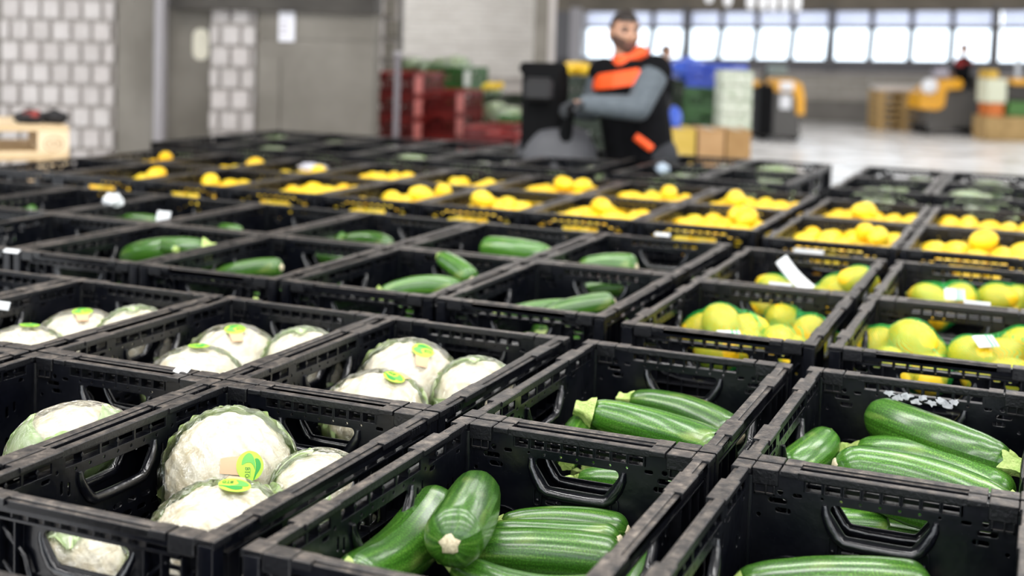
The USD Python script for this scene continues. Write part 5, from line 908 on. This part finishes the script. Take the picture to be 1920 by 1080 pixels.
# --- his truck
t = thing('order_truck', 'dark electric truck with black backrest and grey motor cover, steered by the person', 'truck', (0, 0, 0)); pt = lambda px, py, y: at(px, py, y=y)
def slabpx(name, a, b, p0, p1, y0, y1, m, zmin=None, r=.02): x0, x1 = px_x(a, y0), px_x(b, y0); return obj(name, rbox(x0, x1, y0, y1, pz(a, p1, y0) if zmin is None else zmin, pz(a, p0, y0), r), m, t, smooth=False)
slabpx('backrest', 981, 1058, 124, 0, 6.75, 6.95, blk2, .5); slabpx('backrest_wing', 975, 1066, 116, 140, 6.8, 6.9, blk2); slabpx('console', 985, 1040, 146, 190, 6.62, 6.76, plain('console_dark', (.006, .0055, .007), .6)); slabpx('column', 1040, 1068, 130, 0, 6.85, 7.05, blk2, .3)
dome_ = lathe([(.23, 0), (.23, .10), (.21, .20), (.16, .28), (.08, .32), (0, .33)], 24); dome_.vertices[:, 1] *= .8; p = pt(1046, 229, 6.75); obj('motor_cover', dome_.apply_translation((p[0], p[1]+.1, p[2]-.33)), plain('cover_grey', (.07, .07, .078), .6), t, smooth=50)
p = pt(1046, 229, 6.75); obj('chassis', rbox(p[0]-.36, p[0]+.36, p[1]-.28, p[1]+.5, .12, p[2]-.31, .03), gry, t, smooth=False)
obj('platform', rbox(hip[0]-.34, hip[0]+.34, hip[1]-.34, hip[1]+.34, .06, .165, .01), blk2, t, smooth=False); w1, w2 = lw+(lw-le)/np.linalg.norm(lw-le)*.085-up*.035, rw+(rw-re)/np.linalg.norm(rw-re)*.085-up*.035
obj('handlebar', tube([w1+(w1-w2)*.3, w1, (w1+w2)/2, w2, w2+(w2-w1)*.3], .014, 12), blk2, t, smooth=60); m_ = (w1+w2)/2; obj('steering_column', tube([m_, m_-up*.2+np.array([-.02, .05, 0]), np.array([m_[0]-.06, m_[1]+.1, p[2]-.25])], [.03, .04, .05], 12), blk2, t, smooth=60)
for dx in (-.25, .25): obj('wheel', wheel(p[0]+dx, p[1], .12), blk2, t, smooth=40)
for dx in (-.2, .2): obj('fork', rbox(p[0]-2.0, p[0]-.3, p[1]+dx-.08, p[1]+dx+.08, .04, .10, .01), gry, t, smooth=False)
# --- two small far figures
def far_person(px, head_py, foot_y, Y, label, chest_m, face=(0, -1, 0), side=np.array([1, 0, 0.]), lift=0.0):
    hc = at(px, head_py, y=Y); t = thing('person', label, 'person'); up = np.array([0, 0, 1.0]); fwd = np.array(face, float); H = hc[2]+.10-lift; k = H/1.78; side = np.asarray(side, float)
    nk, ch, hp = hc-up*.20*k, hc-up*.42*k, hc-up*.84*k; ls, rs = nk-up*.06*k+side*.19*k, nk-up*.06*k-side*.19*k
    tors = [(nk, .055, ch, .12), (ch-side*.07, .11, ch+side*.07, .11), (ls, .06, ch, .10), (rs, .06, ch, .10), (ch, .13, hp, .125)]; L1, L2 = hp+side*.09, hp-side*.09
    kn = [np.array([*(q[:2]+fwd[:2]*.03), lift+.48*k]) for q in (L1, L2)]; an = [np.array([*q[:2], lift+.07]) for q in (L1, L2)]
    leg = [(L1, .095, kn[0], .065), (kn[0], .065, an[0], .045), (L2, .095, kn[1], .065), (kn[1], .065, an[1], .045)]; e1, e2 = ls-up*.26*k+fwd*.08, rs-up*.26*k+fwd*.08; h1, h2 = e1+fwd*.22-up*.04, e2+fwd*.22-up*.04
    arm = [(ls, .058, e1, .045), (e1, .045, h1, .032), (rs, .058, e2, .045), (e2, .045, h2, .032)]; b1, x1 = hand_mesh(h1, fwd, [0, 0, -1], .8); b2, x2 = hand_mesh(h2, fwd, [0, 0, -1], .8, -1)
    obj('body', body([(nk-up*.03, .052, hc-up*.06, .05)]+[(p, r*.85, q, s*.85) for p, r, q, s in tors+leg+arm]+b1+b2, .04, 4, x1+x2), skin, t, smooth=True)
    lx = np.cross(fwd, up); obj('head', head_parts(t, hc, np.stack([-lx, fwd, np.cross(lx, fwd)], 1) if np.dot(np.cross(-lx, fwd), up) > 0 else np.stack([lx, fwd, np.cross(lx, fwd)], 1), False), skin, t, smooth=True)
    obj('trousers', body(grow(leg, .014)+[(L1, .11, L2, .11)], .04, 4), trouser_m, t, smooth=True); obj('jacket', body(grow(tors, .018)+grow(arm, .014), .04, 4), vest_m, t, smooth=True); obj('shoulder_panel', band(grow(tors, .026), ch+up*.10, up, .055, .04), chest_m, t, smooth=30)
    for a in an: obj('shoe', body([(a-up*.02, .05, a+fwd*.13-up*.035, .036)], .03, 3), shoe_m, t, smooth=True)
dred = plain('dark_red_cloth', (.32, .02, .018), .7)
far_person(1808, 91, 0, 27.5, 'person in dark jacket with red shoulders riding the far yellow truck', dred, (-1, -.2, 0), (.2, -1, 0), .18)
far_person(1249, 96, 0, 22.0, 'small far person in dark clothes with red shoulders, right of the driver', dred, (1, -.3, 0), (.3, 1, 0), .0)
